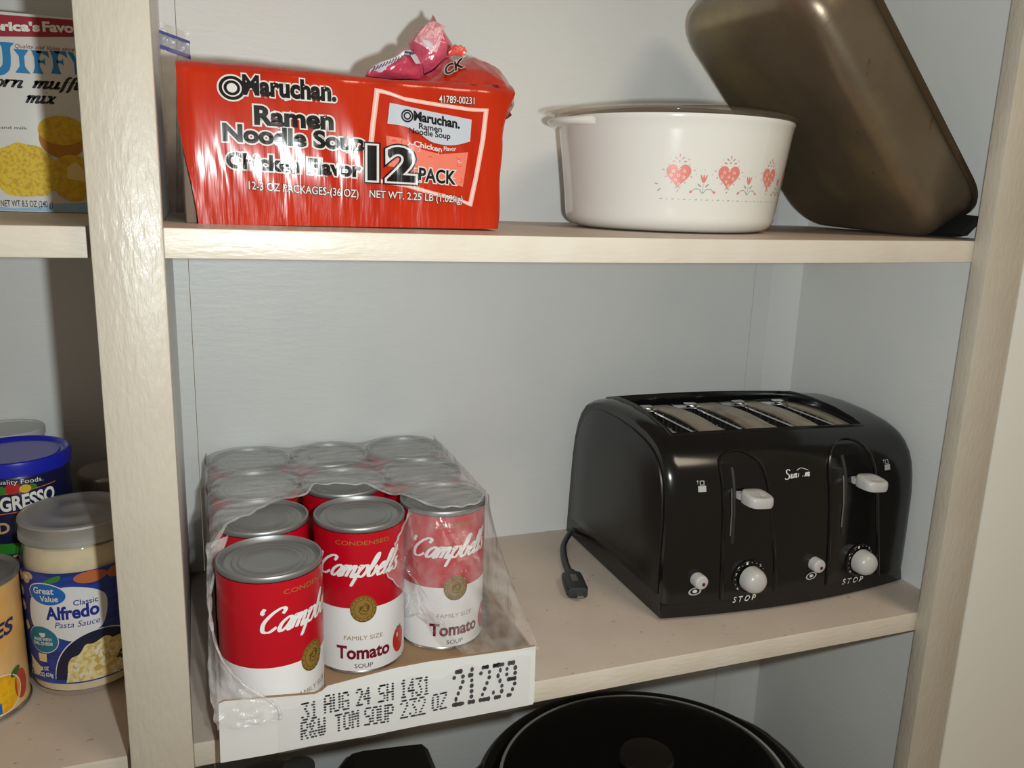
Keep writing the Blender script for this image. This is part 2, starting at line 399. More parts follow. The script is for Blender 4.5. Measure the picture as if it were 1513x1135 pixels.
sh_l2 = shelf('short cream shelf end under the white sauce jar, left of the post', -.4195, -.0437, 0.)
# shelf pin under the right end of the top shelf
mb = MB(); mb.lathe([(.0, -.001), (.0042, -.001), (.005, .0), (.0045, .003), (.002, .0065), (0, .007)], (0, 0, 0), 16, cap0=False, cap1=False)
o = mb.build('shelf_pin', steel, loc=(XR - .0075, .009, H - T - .0075)); o.rotation_euler = (PI / 2, 0, -PI / 3)
tag(o, 'small shiny metal pin under the right end of the upper shelf', 'pin')

# ============================================================ soup cans
R = .0375; HC = .1282
RED = ink('soup label red', (186, 8, 30), .3); SWHITE = ink('soup label white', (232, 232, 232), .35); GOLD = ink('label gold', (164, 132, 62), .35, metal=.3)
GOLDD = ink('label dark gold', (92, 68, 22), .4); MAROON = ink('label maroon', (112, 14, 34)); TAN = ink('label tan ink', (150, 122, 82)); TOM = ink('tomato red', (196, 32, 24), .3)
LEAF = ink('leaf green', (60, 110, 40))
def soup_can(label, x, y, a):
    t = thing('soup_can', label, 'can', (x, y, .0025), a, 'cans of tomato soup in the cardboard tray')
    mb = MB(); rb = R - .0012
    mb.lathe([(rb - .003, .0), (rb + .0002, .0), (rb + .0008, .0012), (rb + .0002, .003), (rb - .0006, .004), (rb - .0006, HC - .005), (rb + .0002, HC - .0035)], n=64, cap1=False)
    mb.build('can_body', tin_bright, t)
    # lid: seamed rim and pressed rings
    pr = [(R - .0006, HC - .0042), (R, HC - .0034), (R, HC - .0008), (R - .0006, HC), (R - .0016, HC), (R - .0021, HC - .0008), (R - .0025, HC - .0034), (R - .0044, HC - .0036), (R - .0056, HC - .0026), (R - .0072, HC - .0026), (R - .0082, HC - .0036), (R - .0104, HC - .0038),
          (R - .0112, HC - .0030), (R - .0124, HC - .0030), (R - .0132, HC - .0038), (R - .0150, HC - .0039), (R - .0156, HC - .0033), (R - .0166, HC - .0033), (R - .0173, HC - .0038), (.012, HC - .0039), (.004, HC - .0039), (.0004, HC - .0039)]
    mb = MB(); mb.lathe(pr, n=72, cap0=False); mb.build('lid', tin, t, sharp=50)
    # printed label
    mats = [RED, SWHITE]; mb = MB(); n = 72
    for mi, z0, z1 in ((0, .0595, HC - .0045), (1, .0035, .0595)):
        mb.grid(lambda u, v: (R * .994 * math.sin(2 * PI * u), -R * .994 * math.cos(2 * PI * u), z0 + (z1 - z0) * v), n, 1, mi, closeu=True)
    A = Art(); Rl = R * .994
    A.text(GOLD, 1, 'CONDENSED', (-.60 * R, .1142), (.60 * R, .1142), .0034, bold=.0)
    A.script(SWHITE, 1, "Campbells", (-1.08 * R, .0872), (.83 * R, .0872), .0096, .13, .33, .42)
    A.stroke(SWHITE, 1, [(.87 * R, .1075), (.875 * R, .1055), (.85 * R, .1035)], .0008, .002)
    A.ell(GOLD, 2, (0, .0588), .0108, .0116, 40); A.ell(GOLDD, 3, (0, .0588), .0104, .0112, 40, hole=.95); A.ell(GOLDD, 3, (0, .0588), .0078, .0085, 36, hole=.95)
    rnd = random.Random(3)
    for k in range(16):
        q = k * PI / 8; A.ell(GOLDD, 3, (.0091 * math.cos(q), .0588 + .0098 * math.sin(q)), .0005, .0007, 8)
    for k in range(9):
        q = rnd.uniform(0, 6.3); rr = rnd.uniform(.001, .005); A.stroke(GOLDD, 3, [(rr * math.cos(q), .0588 + rr * math.sin(q)), (rr * math.cos(q + .7) + .001, .0588 + rr * math.sin(q + .7)), (rr * 1.2 * math.cos(q + 1.4), .0588 + rr * 1.2 * math.sin(q + 1.4))], .0005, .0011)
    A.text(TAN, 1, 'FAMILY SIZE', (-.43 * R, .0313), (.43 * R, .0313), .0037)
    A.text(MAROON, 1, 'Tomato', (-.59 * R, .0146), (.60 * R, .0146), .0108, bold=.035)
    A.ell(TOM, 2, (.92 * R, .0215), .0078, .0118, 28); A.stroke(LEAF, 3, [(.85 * R, .0335), (.92 * R, .0322), (1.0 * R, .0337)], .0012)
    A.ell(SWHITE, 3, (.86 * R, .026), .0009, .0022, 10)
    A.text(BLACK, 1, 'SOUP', (-.2 * R, .0062), (.2 * R, .0062), .0038)
    for k in range(3): A.text(BLACK, 1, ['NET WT 23.2 OZ', '(1 LB 7.2 OZ)', '(658g)'][k], (1.35 * R, .018 - k * .0034), (1.75 * R, .018 - k * .0034), .002)
    for k in range(10):
        A.poly(BLACK, 1, *[[(2.5 * R + k * .0021, .012), (2.5 * R + k * .0021 + (.0006 + .0006 * (k % 3)), .012), (2.5 * R + k * .0021 + (.0006 + .0006 * (k % 3)), .032), (2.5 * R + k * .0021, .032)]])
    A.into(mb, mats, cylmap(Rl), cut=.0028)
    mb.build('label', mats, t, sharp=None, merge=0, recalc=False)
    return t
cx = (.0575, .1345, .2108)
C = lambda i: cx[i]
can1 = soup_can('bare soup can alone at the front left corner of the tray, clear of the film', C(0), .0185, .77)
dup(can1, (C(1) + .0002, .0860, .0025), -.10, 'middle soup can right behind the front one, Tomato label showing under torn film')
dup(can1, (C(2), .1010, .0025), .06, 'right-hand soup can seen through crumpled film, foremost of the right column')
dup(can1, (C(0) - .0002, .0985, .0025), 2.2, 'soup can directly behind the front left can, lid half under film')
dup(can1, (C(0), .1745, .0025), 1.2, 'third soup can back in the left column, under film')
dup(can1, (C(0) + .0003, .2508, .0025), 3.9, 'soup can at the back left corner against the wall, under film')
dup(can1, (C(1), .1640, .0025), 2.9, 'soup can in the middle column with a bright red strip showing behind the torn film')
dup(can1, (C(1) - .0004, .2480, .0025), 4.6, 'soup can at the back of the middle column by the wall')
dup(can1, (C(2) + .0003, .1766, .0025), 5.5, 'second soup can back in the right column')
dup(can1, (C(2), .2521, .0025), .5, 'soup can at the back right corner of the tray by the wall')

# ============================================================ cardboard tray
BOARD = mat('brown corrugated board', (.30, .195, .105), .8, bump=((40, 40, 900), .2, .001, 2)); BOARDW = mat('white board facing', (.70, .70, .69), .55, bump=((60, 60, 60), .12, .002, 3)); PRINT = ink('grey black jet ink', (38, 36, 38), .6)
tray = thing('cardboard_tray', 'white fronted cardboard tray with dot printed date code holding the soup cans', 'tray', (0, 0, 0))
YF = -.0287; x0, x1 = .0172, .2508
mb = MB(); mb.box(x0, x1, YF + .003, D - .0002, .0004, .0024); mb.build('tray_floor', BOARD, tray)
mb = MB()
top = [(x1 - .0005, .0512), (.235, .0510), (.20, .0520), (.165, .0532), (.14, .0525), (.115, .0498), (.098, .0480), (.091, .0472), (.087, .0440), (.082, .0424), (.06, .0446), (.04, .0468), (.0215, .0488), (x0 + .0006, .0475)]
out = [(x0, .0015), (.05, .0008), (.08, .0012), (.12, .0004), (.16, .0010), (.20, .0004), (x1 - .001, .0006), (x1, .003)] + top
mb.prism(out, lambda x, z: (x, YF, z), lambda x, z: (x, YF + .0028, z), 0, side=1)
A = Art()
for k, p0, p1, h in (('31', (.0732, .0234), (.0833, .0238), .0128), ('AUG', (.0890, .0262), (.1055, .0262), .0132), ('24', (.1118, .0275), (.1209, .0275), .0125), ('SH', (.1279, .0272), (.1380, .0274), .0128), ('1431', (.1443, .0274), (.1652, .0268), .0138),
                     ('R&W', (.0724, .0082), (.0884, .0090), .0130), ('TOM', (.0966, .0096), (.1124, .0104), .0128), ('SOUP', (.1177, .0103), (.1380, .0095), .0134), ('232', (.1444, .0104), (.1622, .0105), .0140), ('OZ', (.1684, .0118), (.1785, .0122), .0128)):
    A.dots(PRINT, 1, k, p0, p1, h, .00105, .00082)
A.ell(PRINT, 1, (.1562, .0104), .0007, .0007, 8)
A.dots(PRINT, 1, '21239', (.1848, .0132), (.2338, .0130), .0275, .00150, .00200)
mats = [BOARDW, BOARD]; A.into(mb, mats, lambda u, v, l: (u, YF - l, v), eps=.0002)
mb.build('front_panel', mats, tray, sharp=30, merge=0, recalc=False)
for xa, xb in ((x0, x0 + .0016), (x1 - .0016, x1)):
    mb = MB(); mb.prism([(YF + .003, .0024), (D - .0006, .0024), (D - .0006, .045), (.08, .045), (YF + .003, .0455)], lambda y, z: (xa, y, z), lambda y, z: (xb, y, z)); mb.build('side_panel', BOARD, tray)
mb = MB(); mb.box(x0 + .0017, x1 - .0017, D - .0004, D - .0001, .0024, .045); mb.build('back_panel', BOARD, tray)

# ============================================================ shrink film over the cans
FILM = film_mat('shrink film', .11, (.82, .81, .81), .10, (70, .7, .003), stretch=((0, .5, 0), (1.4, 1.4, .45)))
FOLD = film_mat('bunched film', .22, (.84, .83, .83), .10, (120, .9, .003), stretch=((0, .6, .6), (.5, 1.6, 1.6)))
DROOP = film_mat('drooping film', .26, (.84, .83, .83), .10, (80, .8, .003), stretch=((0, -.5, 0), (1.5, 1.5, .35)))
FILM2 = film_mat('tight film', .035, (.80, .79, .79), .12, (60, .35, .002))
FILM3 = film_mat('stretched film', .23, (.84, .84, .83), .14, (60, .7, .003), stretch=((0, 0, .55), (.45, 2.2, 1)))
CANS = [(C(0), .0185), (C(1), .086), (C(2), .1015), (C(0), .0985), (C(0), .1745), (C(0), .2508), (C(1), .164), (C(1), .248), (C(2), .1772), (C(2), .2525)]
def rag(t, s, amp, sc=40): return amp * noise.noise(Vector((t * sc, s, .3)))
def lidz(x, y):
    d = min(math.hypot(x - a, y - b) for a, b in CANS[1:]) - R
    return HC + .0042 - (0 if d < 0 else .0065 * (1 - math.exp(-d / .012)))
film = thing('shrink_wrap', 'torn clear plastic film draped over the rear soup cans and tray', 'plastic wrap', (0, 0, 0))
XL, XRR = .0172, .2520
def yfront(x):                                   # torn front edge of the top sheet
    pts = [(.016, .052), (.035, .083), (.06, .108), (.09, .134), (.115, .152), (.135, .146), (.155, .136), (.172, .118), (.185, .082), (.2, .0665), (.2115, .0645), (.23, .068), (.244, .086), (.254, .112)]
    for a, b in zip(pts, pts[1:]):
        if x <= b[0]: return a[1] + (b[1] - a[1]) * max(0, (x - a[0]) / (b[0] - a[0])) + rag(x, 2, .004, 120)
    return pts[-1][1]
def topf(u, v):
    x = XL + (XRR - XL) * u; f = yfront(x); y = f + (D - .0025 - f) * v
    e = min(1, (1 - v) / .08 + .35)
    z = lidz(x, y) + .0010 * noise.noise(Vector((x * 40 + y * 60, y * 14, 1))) + .0005 * noise.noise(Vector((x * 120 + y * 160, y * 20, 4)))
    z = max(z, HC + .0026 if min(math.hypot(x - a, y - b) for a, b in CANS[1:]) < R + .002 else z)
    if v < .12: z += .0035 * (1 - v / .12) * (.6 + noise.noise(Vector((x * 90, 0, 7))))
    w = max(0, abs(u - .5) - .46) / .04; z -= .003 * w * w
    return (x, y, z)
mb = MB(); mb.grid(topf, 110, 90); mb.build('top_sheet', FILM3, film, sharp=None)
# rolled torn edge of the top sheet
mb = MB(); mb.tube([(lambda p: (p[0], p[1] - .0006, p[2]))(topf(i / 90, 0.004)) for i in range(91)], [.0012 + .0022 * abs(noise.noise(Vector((i * .22, 0, 0)))) for i in range(91)], 8, flat=.5); mb.build('torn_edge', FOLD, film, sharp=None)
# left side: from the lids down outside the tray wall, with a flap drooping in front of the first can
def leftf(u, v):
    y = .050 + (D - .006 - .050) * u; z = .001 + (HC + .001) * (1 - v)
    yy = y - (1 - u) * (.06 * v)
    sc = min(abs(yy - b) for a, b in CANS if a < .1) / .04
    x = XL - .0016 - .0022 * math.sin(PI * v) * (1 + .5 * noise.noise(Vector((yy * 60, z * 20, 2)))) + .003 * max(0, min(1, sc)) * (1 - v)
    return (x, yy, z)
mb = MB(); mb.grid(leftf, 60, 36); mb.build('left_sheet', FILM, film, sharp=None)
def flapf(u, v):                                # loose flap hanging from the left edge to the tray front
    P0 = Vector((.0165, .050, .1275)); P1 = Vector((.0125, -.020, .060)); P2 = Vector((.062, YF - .003, .034)); P3 = Vector((.034, YF - .002, .031))
    a = P0.lerp(P1, v); bpt = crom([(.03, .062, .1315), (.016, .015, .108), (.019, -.0215, .085), (.034, -.0245, .058), (.055, -.0290, .040), (.058, YF - .0035, .030)], 12)
    b = Vector(bpt[min(len(bpt) - 1, int(v * (len(bpt) - 1)))])
    a = Vector(crom([(.0150, .06, .128), (.0135, .0, .095), (.0125, -.022, .055), (.0165, YF - .004, .030)], 20)[min(60, int(v * 60))])
    p = a.lerp(b, u); w = math.sin(PI * u) * .004
    dx = p.x - C(0); dy = p.y - .0185; d = math.hypot(dx, dy)
    if d < R + .0025: p.x = C(0) + dx / d * (R + .0025); p.y = .0185 + dy / d * (R + .0025)
    n = noise.noise(Vector((u * 5, v * 12, 3)))
    return (p.x - .002 * n * (1 - u), p.y - w * .4 - .0025 * abs(n), p.z)
mb = MB(); mb.grid(flapf, 22, 60); mb.build('front_flap', DROOP, film, sharp=None)
mb = MB(); ed = [flapf(1, i / 60) for i in range(61)]; mb.tube([(p[0], p[1] - .0008, p[2]) for p in ed], [.0008 + .0016 * abs(noise.noise(Vector((i * .25, 8, 0)))) for i in range(61)], 8, flat=.6); mb.build('torn_edge', FOLD, film, sharp=None)
# right: film sheet in front of the right-hand can and down to the tray corner
def rightf(u, v):
    z = (HC + .003) * (1 - v) + .050 * v
    lf = crom([(.1720, .128), (.1600, .118), (.1560, .104), (.1480, .092), (.1555, .080), (.1650, .069), (.1650, .060), (.1820, .052)], 10)
    zt = max(0, min(1, v)) * (len(lf) - 1); xl = lf[int(zt)][0] + .0035 * noise.noise(Vector((v * 22, 4, 0)))
    xr = .2515 + .0005 * v
    x = xl + (xr - xl) * u
    # tight round the can at the top, spreading to the tray edge below
    d = x - C(2); yc = .1015 - math.sqrt(max(0, (R + .003) ** 2 - d * d)) if abs(d) < R + .003 else .1015
    dm = x - C(1); ym = .086 - math.sqrt(max(0, (R + .003) ** 2 - dm * dm)) if abs(dm) < R + .003 else 1
    ysh = min(yc, ym)
    ytray = YF - .0015 + .010 * (1 - u)
    k = v ** 1.6; y = ysh * (1 - k) + min(ysh, ytray + .045 * (1 - u) * 0) * k if u > .15 else ysh * (1 - k * .4) + ytray * k * .4
    wv = Vector((x * 80 + z * 25, z * 18, 5)); y -= .0032 * abs(noise.noise(wv)) + .0010 * abs(noise.noise(Vector((x * 150 + z * 60, z * 25, 9))))
    return (x, y - .0005, z)
mb = MB(); mb.grid(rightf, 60, 70); mb.build('front_sheet', FILM, film, sharp=None)
mb = MB(); ed = [rightf(0, i / 70) for i in range(71)]; mb.tube([(p[0], p[1] - .0008, p[2]) for p in ed], [.0007 + .0012 * abs(noise.noise(Vector((i * .3, 3, 0)))) for i in range(71)], 8, flat=.6); mb.build('torn_edge', FOLD, film, sharp=None)
def rsidef(u, v):
    y = .105 + (D - .006 - .105) * u; z = .002 + (HC + .001) * (1 - v)
    y = y - (1 - u) * (.131 * v ** 1.1)
    x = .2516 + .0015 * noise.noise(Vector((y * 50, z * 16, 6))) + .0015 * math.sin(PI * v)
    return (x, y, z)
mb = MB(); mb.grid(rsidef, 50, 36); mb.build('right_sheet', FILM, film, sharp=None)
# film stuck across the printed tray front
def stuck(u, v):
    x = .056 + (.246 - .056) * u; z0 = .001 + .004 * noise.noise(Vector((u * 7, 0, 2))); z1 = .036 + .009 * u + .007 * noise.noise(Vector((u * 9, 1, 2)))
    z = z0 + (z1 - z0) * v
    return (x, YF - .0012 - .0008 * abs(noise.noise(Vector((x * 60 + z * 40, z * 150, 8)))), z)
mb = MB(); mb.grid(stuck, 90, 26); mb.build('stuck_strip', FILM2, film, sharp=None)
tag(film, None)
# ============================================================ noodle multipack
WB = [((105, 105, 7), .40, .005, 3, .368, .408, .14), ((24, 24, 12), .10, .010, 2), ((230, 230, 14), .22, .002, 2, .38, .43, .2)]
ORANGE = mat('orange red wrap', srgb(186, 42, 8), .20, coat=.2, bump=WB, mottle=((60, 60, 12), srgb(174, 32, 6), .45, .7))
def winks(name, rgb): return mat(name, srgb(*rgb), .20, coat=.2, bump=WB)
WBLACK = winks('wrap black', (16, 14, 15)); WWHITE = winks('wrap white', (214, 210, 206)); WPINK = winks('wrap glow pink', (240, 168, 150)); WGREY = winks('wrap pale grey', (186, 190, 198)); WNOOD = winks('wrap noodle pink', (226, 120, 100)); WRED2 = winks('wrap deep red', (206, 44, 18))
noodles = thing('noodle_multipack', 'orange red shrink wrapped multipack of noodle soup, torn open at its top right corner', 'noodle pack', (0, 0, 0))
ZR = H - .0004
def nl(z):                                        # left outline
    t = (z - ZR) / .107; return .0205 - .0100 * min(1, t * 1.5) + .0012 * math.sin(t * 9) * .4
def nr(z):
    t = (z - ZR) / .107; return .2435 + .0008 * math.sin(t * 14) + .013 * max(0, min(1, (t - .62) / .3)) ** 1.3
def ztop(x):
    return .4722 + .0016 * math.sin(x * 30) + .0026 * max(0, (x - .17) / .07) + .001 * noise.noise(Vector((x * 60, 1, 1)))
def nfy(x, z):
    t = (z - ZR) / .107; e = max(0, (x - .225) / .03); a = max(0, (.022 - x) / .012)
    y = .0650 - .0030 * math.sin(PI * min(1, max(0, t))) + .009 * e ** 2 + .004 * a ** 2
    y += .0011 * noise.noise(Vector((x * 42 + z * 14, z * 9, 2))) + .0007 * noise.noise(Vector((x * 120 + z * 30, z * 16, 5))) * (1.3 - t)
    return y + .004 * max(0, (t - .95) / .05) ** 2
DB = .165
def nfront(u, v):
    z0 = ZR + .107 * v; x = nl(z0) + (nr(z0) - nl(z0)) * u; z = ZR + (ztop(x) - ZR) * v
    return (x, nfy(x, z), z)
mb = MB(); NU, NV = 120, 60
mb.grid(nfront, NU, NV)
mb.grid(lambda u, v: (lambda p: (p[0] + .0025 * noise.noise(Vector((u * 4, v * 3, 6))) * u, p[1] + (DB + .065 - p[1]) * u, p[2] + (0 if v == 0 else .002 * noise.noise(Vector((u * 5, v * 4, 1))) * u)))(nfront(1, v)), 24, NV)
mb.grid(lambda u, v: (lambda p: (p[0], p[1] + (DB + .065 - p[1]) * v, p[2] + .0012 * math.sin(PI * v) - .001 * v))(nfront(u, 1)), NU, 20, skip=lambda i, j: i > 68 and i < 112 and j > 2)
mb.grid(lambda u, v: (lambda p: (p[0], DB + .065, p[2] - .001 * v))(nfront(u, v)), 40, 10, flip=True)
mb.build('wrapper', ORANGE, noodles, sharp=None, merge=2e-5)
mb = MB(); mb.box(.0125, .0195, .071, DB + .064, ZR + .0002, .469, bev=.001)
mb.build('cardboard_side', mat('grey brown board', (.16, .115, .08), .6, coat=.3), noodles)
mb = MB(); mb.box(.0205, .2435, .072, DB + .063, ZR + .0002, ZR + .020, bev=.002); mb.build('cardboard_base', BOARD, noodles)
O = lambda o1=.03: [(WWHITE, o1)]
A = Art()
for c, r in (((.0461, .4564), 1.),):
    A.ell(WWHITE, 1, c, .0098 * r, .0090 * r, 40); A.ell(WBLACK, 2, c, .0086, .0079, 40); A.ell(WWHITE, 3, c, .0064, .0058, 36); A.ell(WBLACK, 4, c, .0054, .0049, 36); A.ell(WWHITE, 5, c, .0034, .0031, 30)
A.text(WBLACK, 2, 'Maruchan.', (.0537, .4532), (.1160, .4525), .0120, bold=.045, out=O(.055))
A.text(WBLACK, 2, 'Ramen', (.0608, .4336), (.1135, .4329), .0117, bold=.045, out=O(.06))
A.text(WBLACK, 2, 'Noodle Soup', (.0395, .4216), (.1360, .4192), .0108, bold=.045, out=O(.065))
A.text(WBLACK, 2, 'Chicken Flavor', (.0411, .4037), (.1330, .4006), .0098, bold=.045, out=O(.07))
A.text(WWHITE, 2, '12-3 OZ PACKAGES-(36 OZ)', (.0548, .3893), (.1318, .3857), .0054, bold=.01, out=[(WBLACK, .05)])
A.text(WWHITE, 2, 'NET WT. 2.25 LB (1.02kg)', (.1399, .3861), (.2119, .3840), .0052, bold=.01, out=[(WBLACK, .05)])
A.text(WWHITE, 2, '41789-00231', (.1922, .4564), (.2199, .4569), .0050, bold=.01, out=[(WBLACK, .05)])
fr = [(0.1456, 0.4622), (0.1500, .4618), (0.1557, 0.4606), (0.166, 0.4575), (.19, .4553), (0.2141, 0.4535), (.222, .4533), (0.2300, 0.4536), (.2275, .432), (.2230, .405), (0.2187, 0.3824), (.2150, .3835), (0.2095, 0.3859), (.19, .3895), (0.1682, 0.3949), (0.1371, 0.3989), (.1390, .412), (.1420, .438)]
cxx, czz = .184, .424
ins = lambda k: [(cxx + (x - cxx) * k, czz + (z - czz) * k) for x, z in fr]
A.poly(WPINK, 1, ins(1.03), ins(.94)); A.poly(WWHITE, 2, ins(1.0), ins(.968))
A.poly(WGREY, 2, [(0.1552, 0.4538), (.186, .4495), (0.2178, 0.4456), (0.2166, 0.4296)] + crom([(0.2166, .4296), (0.2028, 0.4262), (0.1871, 0.4276), (0.1755, 0.4342), (0.1651, 0.438), (0.1533, 0.4391)], 6)[1:])
A.ell(WBLACK, 3, (.1679, .4453), .0046, .0046, 30); A.ell(WGREY, 4, (.1679, .4453), .0034, .0034, 28); A.ell(WBLACK, 5, (.1679, .4453), .0028, .0028, 28); A.ell(WGREY, 6, (.1679, .4453), .0017, .0017, 24)
A.text(WBLACK, 4, 'Maruchan.', (.1730, .4426), (.2079, .4387), .0064, bold=.04)
A.text(WBLACK, 4, 'Ramen', (.1767, .4368), (.1942, .4352), .0040, bold=.02)
A.text(WBLACK, 4, 'Noodle Soup', (.1692, .4332), (.2009, .4306), .0040, bold=.02)
A.text(WWHITE, 4, 'Chicken', (.1730, .4243), (.1944, .4207), .0037, bold=.02)
A.text(WWHITE, 4, 'Flavor', (.1960, .4219), (.2056, .4222), .0030, bold=.01)
pic = [(0.152, 0.4306), (0.1651, 0.4291), (0.1795, 0.4218), (0.1931, 0.4193), (0.2152, 0.4216), (0.2117, 0.396), (0.1875, 0.4011), (0.1681, 0.4077), (0.1539, 0.4089)]
A.poly(WNOOD, 2, pic)
rnd = random.Random(5)
for k in range(46):
    x = rnd.uniform(.156, .210); z = rnd.uniform(.400, .428)
    if z > .4300 - (x - .16) * .22 or z < .4085 - (x - .154) * .17: continue
    q = rnd.uniform(0, 6.3); r = rnd.uniform(.0012, .0026)
    A.stroke(WRED2 if k % 3 else WWHITE, 3, [(x + r * math.cos(q + t), z + .8 * r * math.sin(q + t)) for t in (0, .9, 1.8, 2.7)], .00035)
A.text(WBLACK, 5, '12', (.1395, .3993), (.1730, .3987), .0228, bold=.03, out=[(WBLACK, .07), (WWHITE, .04)])
A.text(WBLACK, 5, 'PACK', (.1772, .3992), (.2050, .3977), .0094, bold=.03, out=O(.06))
A.build('printed_front', lambda u, v, l: (u, nfy(u, v) - .0006 - l, v), noodles, cut=.004, eps=.00012)
# torn flap folded up at the right with the end of a printed word
fo = [(0.184, 0.4735), (0.1897, 0.479), (0.1992, 0.4842), (0.2096, 0.4937), (0.2170, 0.4925), (.2235, .4935), (0.2281, 0.4954), (0.233, 0.4963), (0.2461, 0.4925), (0.2574, 0.4853), (0.2649, 0.4758), (0.2674, 0.465), (.2640, .456), (0.2560, 0.4480)]
def flapz(u, v):
    P = crom(fo, 8); p = P[min(len(P) - 1, round(u * (len(P) - 1)))]
    bx = .182 + (.2555 - .182) * u; q = (bx, min(ztop(bx), nfront(1, 1)[2]) - .003 - .022 * max(0, u - .8) / .2)
    x = q[0] + (p[0] - q[0]) * v; z = q[1] + (p[1] - q[1]) * v
    y = .071 + .034 * v + .004 * math.sin(v * PI) * -1.5 + .0035 * noise.noise(Vector((x * 70, z * 70, 3))) + .0015 * noise.noise(Vector((x * 220, z * 220, 4)))
    return (x, y + (.006 if u > .9 else 0), z)
mb = MB(); mb.grid(flapz, 100, 18); fl_o = mb.build('torn_flap', ORANGE, noodles, sharp=None)
A = Art(); A.text(WBLACK, 2, 'CK', (.2005, .4775), (.2190, .4868), .0068, bold=.03, shear=.3, out=O(.05))
def onflap(u, v, l):
    t = min(1, max(0, (v - .472) / .02)); return (u, .0690 + .030 * t - .004 - l, v)
A.build('flap_print', onflap, noodles, cut=.004)
mb = MB()
def curl(u, v):
    a = v * 4.6; x = .2090 + .0125 * u; z = .4935 + .0035 * u * (1 - u) * 2
    return (x + .001 * noise.noise(Vector((u * 8, a, 1))), .094 + .0036 * math.sin(a) * (1 + .4 * noise.noise(Vector((u * 5, a, 2)))), z + .0042 * (1 - math.cos(a)) * (.8 + .5 * noise.noise(Vector((u * 6, 2, a)))))
mb.grid(curl, 16, 18); mb.build('flap_curl', mat('pale red film', srgb(232, 96, 84), .3, coat=.5), noodles, sharp=None)

def pillow(mb, outline, y, thick, seed, amp=.002, k=6, rings=10, mi=0, lean=0.):
    P = crom(outline, k, closed=True); n = len(P); c = (sum(p[0] for p in P) / n, sum(p[1] for p in P) / n)
    for sg in (-1, 1):
        V = []; F = []
        for j in range(rings + 1):
            t = 1 - j / rings
            for p in P:
                x = c[0] + (p[0] - c[0]) * t; z = c[1] + (p[1] - c[1]) * t
                nn = noise.noise(Vector((x * 90, z * 90, seed + sg))) + .6 * noise.noise(Vector((x * 210, z * 210, seed)))
                V.append((x, y + lean * (z - c[1]) + sg * (thick * (1 - t ** 3) + (amp * nn * (1 - t ** 4))), z))
        for j in range(rings):
            for i in range(n):
                q = (j * n + i, j * n + (i + 1) % n, (j + 1) * n + (i + 1) % n, (j + 1) * n + i); F.append(q if sg < 0 else q[::-1])
        mb.add(V, F, mi)
    return c
PINK = mat('pink noodle wrapper', srgb(214, 92, 112), .25, coat=.8, bump=((130, 130, 130), .5, .003, 4), mottle=((90, 90, 90), srgb(196, 70, 96), .4, .6))
PALE = mat('pale pink foil', srgb(226, 170, 176), .3, coat=.7, bump=((300, 300, 300), .7, .002, 4), mottle=((260, 260, 260), srgb(204, 128, 140), .45, .6)); WVIO = ink('wrapper grey', (205, 200, 208), .3, coat=.6); WDRK = ink('wrapper print', (70, 68, 92), .35)
pk = thing('noodle_packet', 'pink noodle packet standing upright out of the torn multipack', 'noodle packet', (0, 0, 0), group=None)
oa = [(0.2058, 0.5305), (.2085, .5262), (0.2124, 0.5229), (0.2186, 0.5151), (0.2239, 0.5062), (0.2215, 0.4947), (0.2160, 0.4800), (0.1905, 0.480), (0.1863, 0.5039), (0.1873, 0.5095), (0.1962, 0.5204), (0.2032, 0.5257)]
mb = MB(); pillow(mb, oa, .135, .014, 3, .0022); mb.build('wrapper', PINK, pk, sharp=None)
A = Art(); A.poly(PALE, 1, [(0.1875, 0.5075), (.1915, .5140), (0.1962, 0.5192), (.2000, .5225), (0.2042, 0.5240), (0.2125, 0.5205), (.2105, .5150), (0.2089, 0.5100), (.2070, .5045), (0.2050, 0.4995), (.2000, .5005), (0.1943, 0.5035)])
A.poly(WVIO, 2, [(.1935, .5085), (.1985, .5080), (.2035, .5030), (.1985, .5030), (.1945, .5055)])
for q in ((.1945, .5135), (.1990, .5165), (.2035, .5180), (.2060, .5120), (.2045, .5080)): A.stroke(PINK, 2, [(q[0] - .002, q[1] - .0022), q, (q[0] + .0012, q[1] + .0026)], .0004)
cA = (.2052, .506)
def onpk(u, v, l):
    d = min(1, math.hypot(u - cA[0], v - cA[1]) / .024); return (u, .135 - .014 * (1 - d ** 3) - .0026 - l, v)
A.build('foil_window', onpk, pk, cut=.003)
pk2 = thing('noodle_packet', 'pink and grey noodle packet lying on the open multipack beside the upright one', 'noodle packet', (0, 0, 0))
ob_ = [(0.147, 0.4745), (.1485, .4815), (0.1556, 0.4865), (0.1670, 0.4912), (0.1735, 0.4975), (0.1806, 0.499), (0.1860, 0.494), (0.1915, 0.4874), (0.1890, 0.4757), (0.165, 0.4742)]
mb = MB(); pillow(mb, ob_, .108, .010, 8, .0018); mb.build('wrapper', mat('magenta noodle wrapper', srgb(190, 62, 88), .25, coat=.8, bump=((130, 130, 130), .4, .003, 4)), pk2, sharp=None)
A = Art(); A.poly(WVIO, 1, [(.148, .478), (.1492, .4812), (.1556, .4858), (.167, .4902), (.1735, .496), (.18, .4975), (.1850, .4935), (.1880, .488), (.183, .487), (.179, .4925), (.174, .493), (.168, .488), (.161, .4835), (.157, .479)])
for k in range(16):
    x = .150 + k * .0022; z = .4795 + (x - .15) * .46; A.stroke(WDRK, 2, [(x, z), (x + .0012, z + .0015), (x + .0022, z + .0035)], .0005, .0008)
for k in range(6):
    x = .1745 + k * .0014; A.stroke(WDRK, 2, [(x, .4935 + .0006 * (k % 3)), (x + .0008, .4955), (x + .0016, .4945)], .0006, .0011)
cB = (.170, .484)
